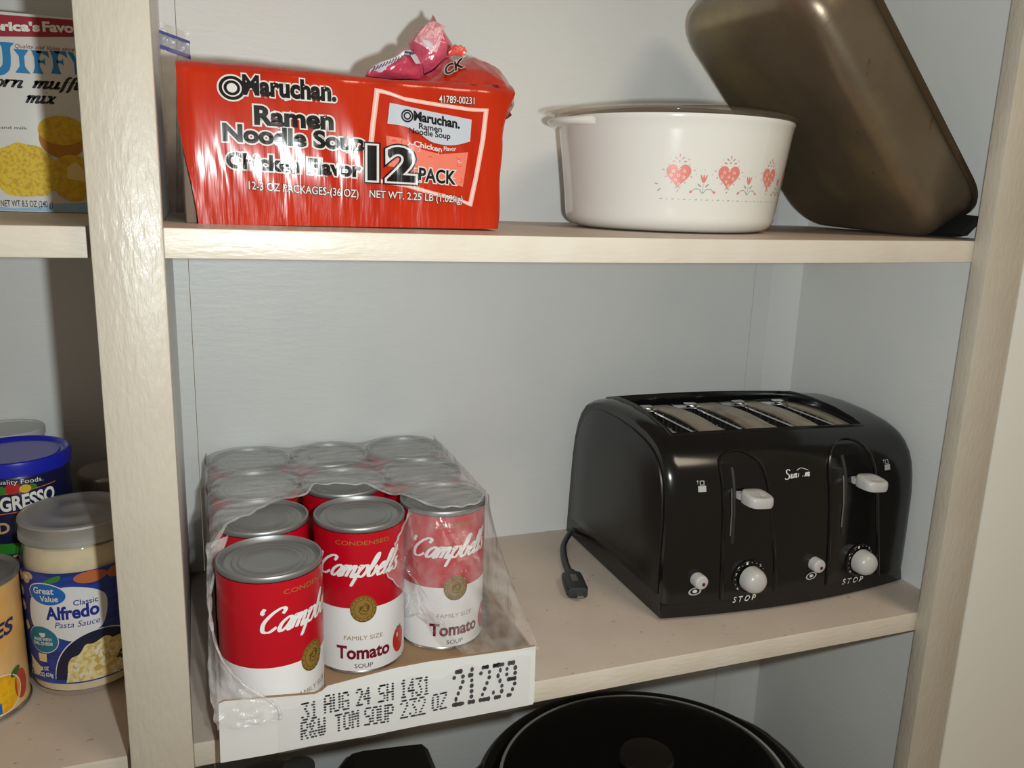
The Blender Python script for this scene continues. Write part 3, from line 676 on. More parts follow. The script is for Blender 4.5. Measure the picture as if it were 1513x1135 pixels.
def onpk2(u, v, l):
    d = min(1, math.hypot((u - cB[0]) * .8, v - cB[1]) / .017); return (u, .108 - .010 * (1 - d ** 3) - .0022 - l, v)
A.build('printed_band', onpk2, pk2, cut=.003)

# zip bag wedged between the pack and the post
BAGF = film_mat('zip bag film', .10, (.60, .55, .48), .12, (60, .9, .006))
BLUE = mat('blue zip strip', srgb(52, 58, 140), .3, coat=.4); 
zb = thing('zip_bag', 'clear zip bag with blue seal standing between the post and the noodle pack', 'plastic bag', (0, 0, 0))
def bag(zt, x0, x1, slope, y, par, sd):
    mb = MB()
    for sg in (-1, 1):
        mb.grid(lambda u, v: (x0 + (x1 - x0) * u - .004 * (1 - v) * (1 if u > .5 else 0) * 2, y + sg * (.010 * math.sin(PI * u) ** .6 * min(1, (1 - v) * 1.8 + .02) + .002 * noise.noise(Vector((u * 5, v * 6, sd)))), H + .0006 + (zt + slope * u - H) * v), 18, 30)
    mb.build('bag_film', BAGF, par, sharp=None)
    for z in (-.0065, -.0180):
        mb = MB(); mb.grid(lambda u, v: (x0 + (x1 - x0) * u * .985, y - .0016, zt + slope * u + z - (.0022 if z > -.01 else .003) * v), 10, 1)
        mb.grid(lambda u, v: (x0 + (x1 - x0) * u * .985, y + .0016, zt + slope * u + z - (.0022 if z > -.01 else .003) * v), 10, 1); mb.build('zip_seal', BLUE, par, sharp=None)
    mb = MB(); mb.grid(lambda u, v: (x0 + (x1 - x0) * u * .98, y - .0008, zt + slope * u - .0085 - .0095 * v), 10, 2); mb.build('seal_band', film_mat('smoky band', .75, (.20, .23, .33), .15), par, sharp=None)
bag(.5235, -.003, .0215, -.0070, .246, zb, 3)

# ============================================================ white casserole with glass lid
CER = mat('white ceramic glaze', (.76, .745, .70), .14, coat=.3, bump=((30, 30, 30), .06, .002, 2))
cas = thing('casserole_dish', 'round white casserole dish with a band of pink hearts under its glass lid', 'casserole', (.4512, .1616, H - .0012))
hc = .0985; RB, RT = .0925, .1105
def crad(v):
    t = max(0, min(1, (v - .014) / (hc - .014))); return .1000 + (RT - .1000) * t ** 1.15 if v >= .014 else RB - .012 + (.1000 - RB + .012) * math.sqrt(max(0, 1 - ((.014 - v) / .014) ** 2))
prof = [(.05, .0), (.080, .0)] + [(crad(v), v) for v in (.0004, .0015, .003, .005, .0075, .0105, .014, .03, .05, .07, .085, .094)] + [(RT + .0008, .0965), (RT + .0002, hc), (RT - .003, hc), (RT - .0045, .0965), (RT - .006, .09), (.092, .014), (.08, .007), (.02, .006)]
mb = MB(); mb.lathe(prof, n=96); mb.build('dish_body', CER, cas, sharp=60)
def handle(a):
    mb = MB(); d = Vector((math.cos(a), math.sin(a), 0)); s = Vector((-d.y, d.x, 0))
    def fn(u, v):
        w = (u - .5) * .082; r0 = math.sqrt(RT ** 2 - w * w) - .004
        L = .0165 * max(0, 1 - abs(2 * u - 1) ** 2.6)
        q = 2 * PI * v; rr = r0 + (L + .004) * (.5 + .5 * math.cos(q)) ; z = .0935 + .0040 * math.sin(q)
        p = d * rr + s * w; return (p.x, p.y, z)
    mb.grid(fn, 30, 16); return mb
for k, a in enumerate((PI * 1.0, PI * .10)): handle(a).build('handle', CER, cas, sharp=None)
HP = ink('heart pink', (222, 132, 124), .25); HW = ink('heart speck cream', (238, 222, 200), .25); SAGE = ink('sage grey', (150, 160, 150), .3)
A = Art(); rc = .1045
def heart(cx_, cz, w, h):
    pts = []
    for i in range(40):
        t = 2 * PI * i / 40; x = 16 * math.sin(t) ** 3; y = 13 * math.cos(t) - 5 * math.cos(2 * t) - 2 * math.cos(3 * t) - math.cos(4 * t)
        pts.append((cx_ + x / 33 * w, cz + (y + 2.5) / 29 * h))
    A.poly(HP, 1, pts); rnd = random.Random(int(cx_ * 9999))
    for dx, dz in ((-.22, .2), (.22, .2), (0, .02), (-.1, -.18), (.2, -.05), (.02, -.33), (-.3, .02), (0, .3)):
        for q in range(5):
            a = q * 2 * PI / 5 + dx * 9; A.ell(HW, 2, (cx_ + dx * w + .0010 * math.cos(a), cz + .03 * h + dz * h + .0010 * math.sin(a)), .00062, .00034, 8, rot=a)
    for i in range(18):
        t = 2 * PI * (i + .5) / 18; x = 16 * math.sin(t) ** 3; y = 13 * math.cos(t) - 5 * math.cos(2 * t) - 2 * math.cos(3 * t) - math.cos(4 * t)
        if y > 9: continue
        A.ell(SAGE, 1, (cx_ + x / 33 * w * 1.25, cz + (y + 2.5) / 29 * h * 1.22), .00105, .0004, 8, rot=math.atan2(math.cos(t) * 8, math.sin(t) * 6) if abs(x) > 3 else .8)
    for dx, dz, r, m in ((0, .0085, .85, HP), (-.0028, .0062, 2.5, SAGE), (.0028, .0062, .65, SAGE), (-.0046, .0030, 2.9, HP), (.0046, .0030, .25, HP)):
        A.ell(m, 1, (cx_ + dx, cz + h * .48 + dz * .9), .0016, .00055, 10, rot=r + (PI / 2 - .85 if dx == 0 else 0))
    A.ell(SAGE, 1, (cx_, cz + h * .48 + .0030), .0008, .0008, 8)
    for dx, dz in ((-.0075, .006), (.0075, .0055), (-.0085, .001), (.0085, .001)): A.ell(SAGE if dz < .003 else HP, 1, (cx_ + dx, cz + h * .44 + dz), .0005, .0005, 8)
def tulip(cx_, cz):
    for dx, a in ((-.0016, .35), (0, 0), (.0016, -.35)): A.ell(HP, 1, (cx_ + dx, cz + .0005), .0008, .0036, 10, rot=a)
    A.stroke(SAGE, 1, [(cx_, cz - .004), (cx_, cz - .012)], .0005)
    for sg in (-1, 1):
        A.ell(SAGE, 1, (cx_ + sg * .0034, cz - .0050), .0021, .0006, 10, rot=sg * .7)
        A.stroke(SAGE, 1, [(cx_ + sg * .0005, cz - .0115), (cx_ + sg * .003, cz - .0085), (cx_ + sg * .0070, cz - .0080), (cx_ + sg * .0095, cz - .0100)], .0006)
        A.ell(HP, 1, (cx_ + sg * .0105, cz - .0105), .0013, .0011, 10)
    for dx, dz in ((0, .008), (-.007, .004), (.007, .004)): A.ell(SAGE, 1, (cx_ + dx, cz + dz), .0004, .0004, 8)
for a in (-.468, -.042, .433, .88): heart(a * rc, .0472, .0215, .0200)
for a in (-.258, .172, .64, 1.1): tulip(a * rc, .0455)
for k in range(34):
    u = -.60 * rc + k * .0051; A.ell((HP if k % 4 == 1 else SAGE), 1, (u, .0285), *((.0005, .0005) if k % 2 else (.0013, .0004)), 8, rot=.15)
A.ell(SAGE, 1, (-.645 * rc, .041), .0018, .0006, 8, rot=-.15); A.ell(SAGE, 1, (-.62 * rc, .036), .0018, .0006, 8, rot=.8)
A.build('heart_pattern', cylmap(rc, zr=lambda v: crad(v) + .0001), cas, cut=.003)
GLASS = film_mat('smoked lid glass', .10, (.45, .38, .32), .05, (10, .02, .001), tint=(.95, .925, .90), vary=False, ior=1.22)
lid = thing('glass_lid', 'smoky clear glass lid resting on the white hearts casserole', 'lid', (.4512, .1616, H - .0012 + hc + .0004))
lp = [(.0005, .0125), (.03, .0122), (.06, .0112), (.085, .0094), (.1035, .0066), (.1095, .0050), (.1120, .0040), (.1126, .0024), (.1116, .0008), (.1085, .0003), (.1055, .0004), (.1035, .0022), (.085, .0058), (.06, .0076), (.03, .0086), (.0005, .009)]
mb = MB(); mb.lathe(lp, n=96, cap0=False, cap1=False); mb.build('lid_disc', GLASS, lid, sharp=60)
for a in (PI * 1.0, PI * .10):
    mb = MB(); d = Vector((math.cos(a), math.sin(a), 0)); s = Vector((-d.y, d.x, 0))
    def fn(u, v):
        w = (u - .5) * .078; r0 = math.sqrt(.1135 ** 2 - w * w) - .003; L = (.017 if a > 1 else .010) * max(0, 1 - abs(2 * u - 1) ** 3); q = 2 * PI * v
        p = d * (r0 + (L + .003) * (.5 + .5 * math.cos(q))) + s * w; return (p.x, p.y, .0026 + .0020 * math.sin(q))
    mb.grid(fn, 26, 12); mb.build('handle', GLASS, lid, sharp=None)

# ============================================================ leaning metal pan
PANM = mat('seasoned pan metal', (.25, .20, .14), .38, .78, bump=[((30, 30, 30), .12, .004, 4), ((200, 200, 200), .1, .0008, 3)], mottle=[((16, 16, 16), (.19, .145, .10), .38, .68), ((8, 8, 8), (.42, .34, .17), .52, .72), ((120, 120, 40), (.10, .08, .05), .68, .80)])
sc_ = 1.245
E1 = Vector((-.004, -1., -.03)).normalized(); E2 = Vector((-.691, -.019, .723)); E2 = (E2 - E1 * E2.dot(E1)).normalized(); NN = E1.cross(E2)
BL = CAM + (Vector((.5940, .148, .372)) - CAM) * (sc_ / 1.1)
pan = thing('roasting_pan', 'brown stained metal roasting pan leaning on its side behind the white casserole', 'pan', (0, 0, 0))
PW, PH, PD = .182646 * sc_ / 1.1 + .003, .2860, .050
BL = BL + Vector((.0056, 0, -.0080))
def ring(w0, h0, inset, r, d, n=8):
    pts = []
    for (cx_, cy, a0) in ((PW - inset - r, PH - inset - r, 0), (inset + r, PH - inset - r, PI / 2), (inset + r, inset + r, PI), (PW - inset - r, inset + r, PI * 1.5)):
        for i in range(n + 1):
            a = a0 + PI / 2 * i / n; pts.append((cx_ + r * math.cos(a), cy + r * math.sin(a), d))
    return pts
RC = .040
rings = [ring(0, 0, .060, .012, 0.)]
rings += [ring(0, 0, .020 + .0, RC - .012, 0.)]
for k in range(1, 9):
    a = PI / 2 * k / 8; rings.append(ring(0, 0, .020 - .019 * math.sin(a), RC - .012 + .012 * math.sin(a), .018 * (1 - math.cos(a))))
for t in (.3, .6, .85, 1.): rings.append(ring(0, 0, .001 - .005 * t, RC + .004 * t, .018 + (PD - .020) * t))
def pt(p): q = BL + E1 * p[0] + E2 * p[1] - NN * p[2]; return tuple(q)
def skin(rings, mi=0, mb=None, cap=True):
    n = len(rings[0]); V = [pt(p) for r in rings for p in r]; F = []
    for j in range(len(rings) - 1):
        for i in range(n): F.append((j * n + i, j * n + (i + 1) % n, (j + 1) * n + (i + 1) % n, (j + 1) * n + i))
    if cap: F.append(tuple(range(n)))
    mb.add(V, F, mi); return mb
mb = MB(); skin(rings, 0, mb)
inner = [[(x, y, d + .0016) for x, y, d in ring(0, 0, .0225, RC - .014, 0.)]] + [ring(0, 0, .0225 - .019 * math.sin(PI / 2 * k / 8), RC - .014 + .012 * math.sin(PI / 2 * k / 8), .0016 + .018 * (1 - math.cos(PI / 2 * k / 8))) for k in range(1, 9)] + [ring(0, 0, -.0025, RC + .002, PD - .001)]
skin(inner, 0, mb)
mb.build('pan_body', PANM, pan, sharp=50)
mb = MB(); rim = [pt((p[0], p[1], PD)) for p in ring(0, 0, -.0062, RC + .006, 0, 10)]
mb.tube(rim, .0030, 8, closed=True); mb.build('rolled_rim', mat('dark pan rim', (.13, .095, .06), .3, .8), pan)
mb = MB()                                         # black piece at the lower end
gp = [(PW * q, -.0075 - .0050 * math.sin(PI * k / 10) ** .5) for k, q in enumerate([.50 + .05 * k for k in range(11)])]
V = []; F = []
for k, (p0, p1) in enumerate(gp):
    for p, d in ((.0005, PD - .030), (p1, PD - .024), (p1, PD - .004), (-.0015, PD - .0035)): V.append(pt((p0, p, d)))
for k in range(10):
    for q in range(4): F.append((k * 4 + q, k * 4 + (q + 1) % 4, k * 4 + 4 + (q + 1) % 4, k * 4 + 4 + q))
F += [(3, 2, 1, 0), (40, 41, 42, 43)]; mb.add(V, F)
mb.build('end_piece', black_matte, pan, sharp=30)
# ============================================================ toaster
toaster = thing('toaster', 'black four slot toaster with grey levers and dials on the lower shelf', 'toaster', (0, 0, 0))
X0, X1 = .4150, .7090
def yfr(x): return .060 - .013 * max(0, 1 - ((x - .562) / .15) ** 2)
PRF = [(0, .0030), (0, .0158), (-.0012, .0168), (-.0014, .06), (-.0006, .105), (.002, .125), (.0055, .139), (.0105, .150), (.018, .1595), (.027, .1665), (.036, .1705), (.048, .1742), (.075, .1785), (.11, .1805), (.140, .1795), (.150, .1785), (.168, .1745), (.182, .1680), (.194, .157), (.203, .143), (.210, .125), (.215, .1), (.2185, .06), (.2195, .0030)]
def hz(x): t = (x - X0) / (X1 - X0); return (1.010 - .045 * t) + .020 * math.sin(PI * t)
XS = [X0, X0 + .0012, X0 + .004, X0 + .010] + [X0 + .010 + (.432 - X0 - .010) * k / 2 for k in (1, 2)] + [.432 + (.662 - .432) * k / 24 for k in range(1, 25)] + [.662 + (X1 - .010 - .662) * k / 4 for k in range(1, 5)] + [X1 - .004, X1 - .0012, X1]
def tpt(x, k, ins=0.):
    dy, z = PRF[k]; b = max(0, 1 - k / 24); y = .0600 + dy + (yfr(x) - .060) * max(0, 1 - dy / .10)
    e = min(x - X0, X1 - x); e = .0035 * max(0, 1 - e / .010) ** 2
    c = (.165, .07); q = Vector((y - c[0], z * hz(x) - c[1])); L = q.length; q = q * ((L - e - ins) / L) if z > .004 else q
    return Vector((x, c[0] + q.x, max(.003, c[1] + q.y)))
K0, K1 = 10, 16
i0 = XS.index(min(XS, key=lambda v: abs(v - .432))); i1 = XS.index(min(XS, key=lambda v: abs(v - .662)))
mb = MB(); n = len(XS) - 1; m = len(PRF) - 1
mb.grid(lambda u, v: tuple(tpt(XS[round(u * n)], round(v * m))), n, m, skip=lambda i, j: i0 <= i < i1 and K0 <= j < K1)
for x, fl in ((X0, False), (X1, True)):
    V = [tuple(tpt(x, k)) for k in range(len(PRF))]; mb.add(V, [tuple(range(len(V)))])
# lip of the opening, rolled over and going down inside
loop = [tpt(XS[i], K0) for i in range(i0, i1 + 1)] + [tpt(.662, k) for k in range(K0 + 1, K1 + 1)] + [tpt(XS[i], K1) for i in range(i1 - 1, i0 - 1, -1)] + [tpt(.432, k) for k in range(K1 - 1, K0, -1)]
cl = sum(loop, Vector()) / len(loop); N_ = len(loop)
def lipring(k, dz): return [tuple(Vector((cl.x + (p.x - cl.x) * k, cl.y + (p.y - cl.y) * k, p.z + dz))) for p in loop]
rr = [lipring(1, 0), lipring(.992, .0018), lipring(.978, .0026), lipring(.966, .0014), lipring(.960, -.004), lipring(.958, -.016)]
V = [p for r_ in rr for p in r_]; F = [(j * N_ + i, j * N_ + (i + 1) % N_, (j + 1) * N_ + (i + 1) % N_, (j + 1) * N_ + i) for j in range(len(rr) - 1) for i in range(N_)]
mb.add(V, F)
mb.build('housing', black_gloss, toaster, sharp=32, merge=1e-5)
# domed left and right end panels
for x, sg in ((X0, -1), (X1, 1)):
    prof = [tpt(x, k) for k in range(3, 23)]; prof[0].z = prof[-1].z = .022
    c = Vector((x, .165, .060)); mb = MB(); V = []; F = []; rs = ((.94, .0002), (.935, .0016), (.915, .0026), (.6, .0042), (.2, .0050))
    for k, d in rs:
        for p in prof:
            q = c + (p - c) * k; V.append((x + sg * d, q.y, max(.006, q.z)))
    n_ = len(prof)
    for j in range(len(rs) - 1):
        for i in range(n_): F.append((j * n_ + i, j * n_ + (i + 1) % n_, (j + 1) * n_ + (i + 1) % n_, (j + 1) * n_ + i))
    F.append(tuple((len(rs) - 1) * n_ + i for i in range(n_))); mb.add(V, F); mb.build('end_panel', black_satin, toaster, sharp=35)
# four bread slots: pale metal top bars, wells coloured dark for shade, wire guides
topz = lambda x, y: .1722 * hz(x)
BAR = mat('worn tan metal', (.40, .35, .27), .38, .55, mottle=((60, 40, 60), (.24, .2, .15), .45, .7)); CHROME = mat('bright slot metal', (.75, .75, .74), .16, 1.)
WELL = mat('shade dark slot inside', (.03, .027, .024), .5, .4)  # shade between the bars is put into this dark colour
YA, YB = .1010, .2030
xa, xb = .4365, .6575; sw = .0290; gaps = [(xb - xa - 4 * sw) / 5.0] * 5
gaps = [.009, .024, .032, .024, .013]; tot = sum(gaps); gaps = [g * (xb - xa - 4 * sw) / tot for g in gaps]
x = xa
mb = MB(); mb.grid(lambda u, v: (xa - .002 + (xb - xa + .004) * u, YA - .006 + (YB - YA + .012) * v, .090), 2, 2)
for q in ((xa - .002, xa - .001), (xb + .001, xb + .002)): mb.box(q[0], q[1], YA - .006, YB + .006, .09, .168)
mb.box(xa, xb, YA - .006, YA - .005, .09, .168); mb.box(xa, xb, YB + .005, YB + .006, .09, .170)
mb.build('slot_well', WELL, toaster)
for k in range(5):
    g = gaps[k]; cxm = x + g / 2
    mb = MB()
    def bar(u, v):
        a = (-1 + 2 * u); px = cxm + a * g / 2; d = .0020 * max(0, abs(a) - .72) / .28; y = YA - .005 + (YB - YA + .010) * v
        zz = topz(cxm, y) - .0015 - d * 1.2 + .0040 * math.sin(PI * v) - .002
        return (px, y, zz)
    mb.grid(bar, 10, 14)
    mb.grid(lambda u, v: (lambda q: (q[0], q[1], q[2] - .0014))(bar(u, v)), 10, 14, flip=True)
    ob_bar = mb.build('slot_bar', BAR, toaster, sharp=30)
    for px in (cxm - g / 2 + .0004, cxm + g / 2 - .0004):
        mb = MB(); mb.grid(lambda u, v: (px, YA - .004 + (YB - YA + .008) * u, (topz(cxm, 0) - .0040 + .0040 * math.sin(PI * u) - .0030) * (1 - v) + .132 * v), 14, 1)
        mb.build('slot_side', WELL, ob_bar, sharp=30)  # bar sides coloured dark in place of shade
    x += g
    if k < 4:
        sl = x
        mb = MB(); mb.box(sl, sl + sw, YB - .012, YB + .004, topz(sl, 0) - .006, topz(sl, 0) - .003, bev=.0008)
        mb.box(sl + sw * .3, sl + sw * .75, YB - .014, YB - .006, topz(sl, 0) - .003, topz(sl, 0) + .0012, bev=.0006); mb.build('slot_end_clip', CHROME if k % 2 else steel, toaster, sharp=30)
        mb = MB()
        for sx in (sl + .0045, sl + sw - .0045):
            for j in range(9):
                y = YA + .008 + j * .0125; mb.tube([(sx, y, .10), (sx + (.002 if j % 2 else -.002), y + .003, .155), (sx + .001, y + .004, topz(sl, 0) - .0045)], .0010, 5)
            mb.tube([(sx, YA, topz(sl, 0) - .0065), (sx, YB - .004, topz(sl, 0) - .0065)], .0012, 6)
        mb.build('wire_guide', steel, toaster)
        x += sw
# front controls ------------------------------------------------------------
def fpt(x, z, l=0.):
    k = 0
    for k in range(1, 12):
        if PRF[k + 1][1] * hz(x) >= z: break
    za, zb = PRF[k][1] * hz(x), PRF[k + 1][1] * hz(x); t = max(0, min(1, (z - za) / max(1e-6, zb - za)))
    a = tpt(x, k); b = tpt(x, k + 1); p = a.lerp(b, t); return Vector((x, p.y - l, z))
def rec(pts, par_name):
    P = crom(pts, 10); mb = MB(); mb.tube([fpt(q[0], q[1], .0006) for q in P], .0017, 8); mb.build('channel_rim', black_gloss, toaster)
    return P
r1 = [(0.4745, 0.0185), (0.4708, 0.075), (0.4685, 0.13), (0.4679, 0.15), (0.4709, 0.1565), (0.4794, 0.1605), (0.49, 0.1614), (0.499, 0.1592), (0.5085, 0.1525), (0.5134, 0.1419), (0.519, 0.1116), (0.5254, 0.0749), (0.53, 0.045), (0.5325, 0.0215)]
r2 = [(0.5965, 0.019), (0.5925, 0.07), (0.5879, 0.1226), (0.5885, 0.14), (0.594, 0.1525), (0.603, 0.1592), (0.615, 0.1622), (0.627, 0.1618), (0.6365, 0.1585), (0.6425, 0.152), (0.6464, 0.1421), (0.651, 0.1067), (0.6592, 0.0571), (0.664, 0.035), (0.6672, 0.017)]
PANEL = mat('channel black gloss', (.004, .004, .005), .1, spec=.6)
SILK = ink('grey silkscreen', (178, 180, 178), .4); SILKW = ink('white silkscreen', (226, 226, 222), .4)
chan = []
for rp in (r1, r2):
    P = rec(rp, ''); A = Art(); A.poly(PANEL, 1, P)
    A.build('channel_face', lambda u, v, l: tuple(fpt(u, v, .0004 + l)), toaster, cut=.004)
for sx0, sz0, sx1, sz1 in ((.4795, .1480, .4800, .0765), (.6075, .1500, .6085, .0720)):
    mb = MB(); mb.tube([fpt(sx0 + (sx1 - sx0) * k / 12, sz0 + (sz1 - sz0) * k / 12, .0003) for k in range(13)], .0022, 8); mb.build('lever_slit', black_matte, toaster)
    mb = MB(); mb.tube([fpt(sx0 - .0028 + (sx1 - sx0) * k / 12, sz0 - .018 + (sz1 - sz0 + .026) * k / 12, .0012) for k in range(13)], .0007, 6); mb.build('slit_trim', steel, toaster)
def lever(cx_, cz):
    y = fpt(cx_, cz).y; mb = MB(); P = []
    for i in range(40):
        a = 2 * PI * i / 40; ca, sa = math.cos(a), math.sin(a)
        P.append((.0135 * math.copysign(abs(ca) ** .55, ca), .0125 * math.copysign(abs(sa) ** .7, sa)))
    V = []; F = []; st = [(.80, .0), (.95, .0008), (1, .003), (1, .0085), (.96, .0105), (.86, .0115), (.55, .0112), (.2, .0108)]
    for k, z in st:
        for a, b in P: V.append((cx_ + a * k, y - .0155 + b * k, cz - .006 + z - a * .06 + (.0011 * (b / .0125) if z > .008 else 0)))
    n = 40
    for j in range(len(st) - 1):
        for i in range(n): F.append((j * n + i, j * n + (i + 1) % n, (j + 1) * n + (i + 1) % n, (j + 1) * n + i))
    F += [tuple(range(n - 1, -1, -1)), tuple((len(st) - 1) * n + i for i in range(n))]; mb.add(V, F)
    for d in (-.003, .001): mb.box(cx_ + d - .0006, cx_ + d + .0006, y - .022, y - .010, cz + .0048 - d * .06, cz + .0058 - d * .06, bev=.0003)
    mb.box(cx_ - .0125, cx_ - .0075, y - .006, y + .001, cz - .003, cz + .003)
    mb.build('lever', white_plastic, toaster, sharp=45)
lever(.4935, .1240); lever(.6280, .1268)
def dial(cx_, cz):
    y = fpt(cx_, cz).y
    mb = MB()
    def seat(u, v):
        a = 2 * PI * u; r = [.0176, .0174, .0166, .0150, .0148, .0005][round(v * 5)]; d = [-.0010, .0018, .0028, .0030, .0022, .0022][round(v * 5)]
        x = cx_ + r * math.cos(a); z = cz + r * math.sin(a); return (x, min(fpt(x, max(.018, z)).y, y + .002) - d, z)
    mb.grid(seat, 48, 5, closeu=True); st = mb.build('dial_seat', black_gloss, toaster, sharp=50)
    mb = MB(); prof = [(.0004, .0168), (.0033, .0166), (.0066, .0158), (.0095, .0140), (.0113, .0112), (.0121, .008), (.0124, .004), (.0124, .001)]
    V = []; F = []; n = 40
    for r, h in prof:
        for i in range(n):
            a = 2 * PI * i / n; V.append((cx_ + r * math.cos(a), y - .003 - h, cz + r * math.sin(a)))
    for j in range(len(prof) - 1):
        for i in range(n): F.append((j * n + i, j * n + (i + 1) % n, (j + 1) * n + (i + 1) % n, (j + 1) * n + i))
    F.append(tuple(range(n - 1, -1, -1))); mb.add(V, F); kb = mb.build('dial_knob', white_plastic, toaster, sharp=50)
    mb = MB()
    for dx, dz in ((-.0030, -.0036), (.0015, .0034)):
        mb.tube([(cx_ + dx - .0035, y - .0172, cz + dz + .0012), (cx_ + dx, y - .0184, cz + dz), (cx_ + dx + .004, y - .0174, cz + dz - .0018)], .0005, 6)
    gr = mb.build('grip_ridge', SILK, kb)
    A = Art()
    for k, tx in enumerate(('6', '·', '·', '7', '·', '·', '1', '·', '·', '2', '·')):
        a = PI * (1.22 - k * .105); px, pz = cx_ + .0157 * math.cos(a), cz + .0157 * math.sin(a)
        if tx == '·': A.ell(SILK, 1, (px, pz), .00045, .00045, 8)
        else: A.text(SILKW, 1, tx, (px - .001, pz - .0013), (px + .001, pz - .0013), .0026)
    A.build('dial_numbers', lambda u, v, l: (u, min(fpt(u, max(.018, v)).y, y + .002) - .0032 - l, v), toaster)
dial(.5012, .0402); dial(.6352, .0405)
def button(cx_, cz):
    y = fpt(cx_, cz).y; mb = MB(); V = []; F = []; n = 28; prof = [(.0070, 0), (.0070, .0084), (.0065, .0100), (.0053, .0106), (.0004, .0107)]
    for r, h in prof:
        for i in range(n): a = 2 * PI * i / n; V.append((cx_ + r * math.cos(a), y + .001 - h, cz + r * math.sin(a)))
    for j in range(len(prof) - 1):
        for i in range(n): F.append((j * n + i, j * n + (i + 1) % n, (j + 1) * n + (i + 1) % n, (j + 1) * n + i))
    mb.add(V, F); b = mb.build('button', white_plastic, toaster, sharp=50)
    mb = MB(); A = Art(); A.ell(ink('button dot', (86, 14, 12)), 1, (cx_ + .0012, cz - .0012), .0017); A.build('button_dot', lambda u, v, l: (u, y - .0099 - l, v), b)
button(.4478, .0420); button(.5770, .0450)
def silk(name): A.build(name, lambda u, v, l: tuple(fpt(u, v, .0007 + l)), toaster, cut=.004)
for cx_, cz in ((.4462, .0298), (.5749, .0320)):
    A = Art(); A.ell(SILK, 1, (cx_, cz), .0066, .0040, 30, rot=.15, hole=.72); A.ell(SILKW, 1, (cx_, cz), .0024, .0017, 20); silk('eye_mark')
for p0, p1 in (((.4880, .0135), (.5118, .0141)), ((.6178, .0152), (.6452, .0141))):
    A = Art(); A.text(SILKW, 1, 'S T O P', p0, p1, .0066, bold=.01); silk('stop_lettering')
for cx_, cz in ((.4468, .1327), (.6656, .1351)):
    A = Art(); A.poly(SILK, 1, [(cx_ - .0035, cz - .0045), (cx_ + .0045, cz - .0045), (cx_ + .0045, cz + .0010), (cx_ - .0035, cz + .0010)])
    A.poly(SILK, 1, [(cx_ - .0015, cz + .0014), (cx_ + .0030, cz + .0014), (cx_ + .0030, cz + .0056), (cx_ - .0015, cz + .0056)], [(cx_ - .0007, cz + .0020), (cx_ + .0022, cz + .0020), (cx_ + .0022, cz + .0050), (cx_ - .0007, cz + .0050)])
    A.stroke(SILK, 1, [(cx_ - .0036, cz + .0022), (cx_ - .0036, cz + .0054)], .0005); A.poly(SILK, 1, [(cx_ - .0046, cz + .0048), (cx_ - .0026, cz + .0048), (cx_ - .0036, cz + .0064)]); silk('lift_mark')
# maker's script, half rubbed away
A = Art(); xh = .0036
A.stroke(SILKW, 1, [(.5418, .1418), (.5400, .1428), (.5378, .1420), (.5376, .1398), (.5400, .1380), (.5398, .1352), (.5370, .1342), (.5352, .1352)], .0005, .0013)
A.script(SILKW, 1, 'un', (.5415, .1350), (.5492, .1353), xh, .16, .34, .3)
A.stroke(SILKW, 1, [(.5502, .1352), (.5515, .1388)], .0005, .0010)
A.script(SILKW, 1, 'm', (.5580, .1352), (.5640, .1354), xh, .16, .34, .3); A.stroke(SILKW, 1, [(.5562, .1366), (.5557, .1352)], .0008)
A.stroke(SILKW, 1, [(.5495, .1415), (.5550, .1432), (.5630, .1408)], .0003, .0008)
silk('maker_script')
for fx in (X0 + .02, X1 - .02):
    for fy in (.085, .255):
        mb = MB(); mb.lathe([(.007, -.0028), (.008, .0015)], (fx, fy, .003), 16); mb.build('foot', black_matte, toaster)
# cord and plug
CORDM = mat('grey black cord', (.020, .019, .018), .45)
cp = crom([(.432, .2640, .020), (.420, .2620, .0150), (.4070, .2560, .0075), (.3930, .2380, .0045), (.3830, .2150, .0042), (.3745, .1890, .0046), (.3690, .1660, .0062)], 8)
mb = MB(); mb.tube(cp, .0036, 10, flat=.62); cord = mb.build('power_cord', CORDM, toaster)
PLUG = mat('plug rubber', (.022, .025, .028), .5); BRASS = mat('plug blade metal', (.50, .46, .38), .32, 1.)
def plug():
    mb = MB(); c0 = Vector((.3680, .1635, .0068)); d = Vector((-.24, -.97, 0)).normalized(); s = Vector((-d.y, d.x, 0)) * -1
    V = []; F = []; st = [(-.004, .0045, .0042), (.001, .0055, .005), (.004, .0062, .0056), (.0055, .0100, .0060), (.012, .0105, .0064), (.038, .0108, .0064), (.0425, .0098, .0056), (.043, .0080, .0040)]
    for t, w, h in st:
        for i in range(20):
            a = 2 * PI * i / 20; ca, sa = math.cos(a), math.sin(a); q = c0 + d * t + s * (w * math.copysign(abs(ca) ** .5, ca))
            V.append((q.x, q.y, .0068 + h * math.copysign(abs(sa) ** .5, sa)))
    for j in range(len(st) - 1):
        for i in range(20): F.append((j * 20 + i, j * 20 + (i + 1) % 20, (j + 1) * 20 + (i + 1) % 20, (j + 1) * 20 + i))
    F += [tuple(range(19, -1, -1)), tuple((len(st) - 1) * 20 + i for i in range(20))]; mb.add(V, F)
    pg = mb.build('plug', PLUG, cord, sharp=50)
    for k, (o1, t0, t1, z) in enumerate(((.0005, .014, .027, .0138), (-.001, .040, .0500, .0070))):
        mb = MB(); pts = []
        a = c0 + d * t0 + s * o1; b = c0 + d * t1 + s * o1
        w = .0031; V = [tuple(a + s * w), tuple(a - s * w), tuple(b - s * w), tuple(b + s * w)]
        mb.add([(v[0], v[1], z) for v in V] + [(v[0], v[1], z - .0014) for v in V], [(0, 1, 2, 3), (7, 6, 5, 4), (0, 4, 5, 1), (1, 5, 6, 2), (2, 6, 7, 3), (3, 7, 4, 0)])
        o = mb.build('plug_blade', BRASS, cord)
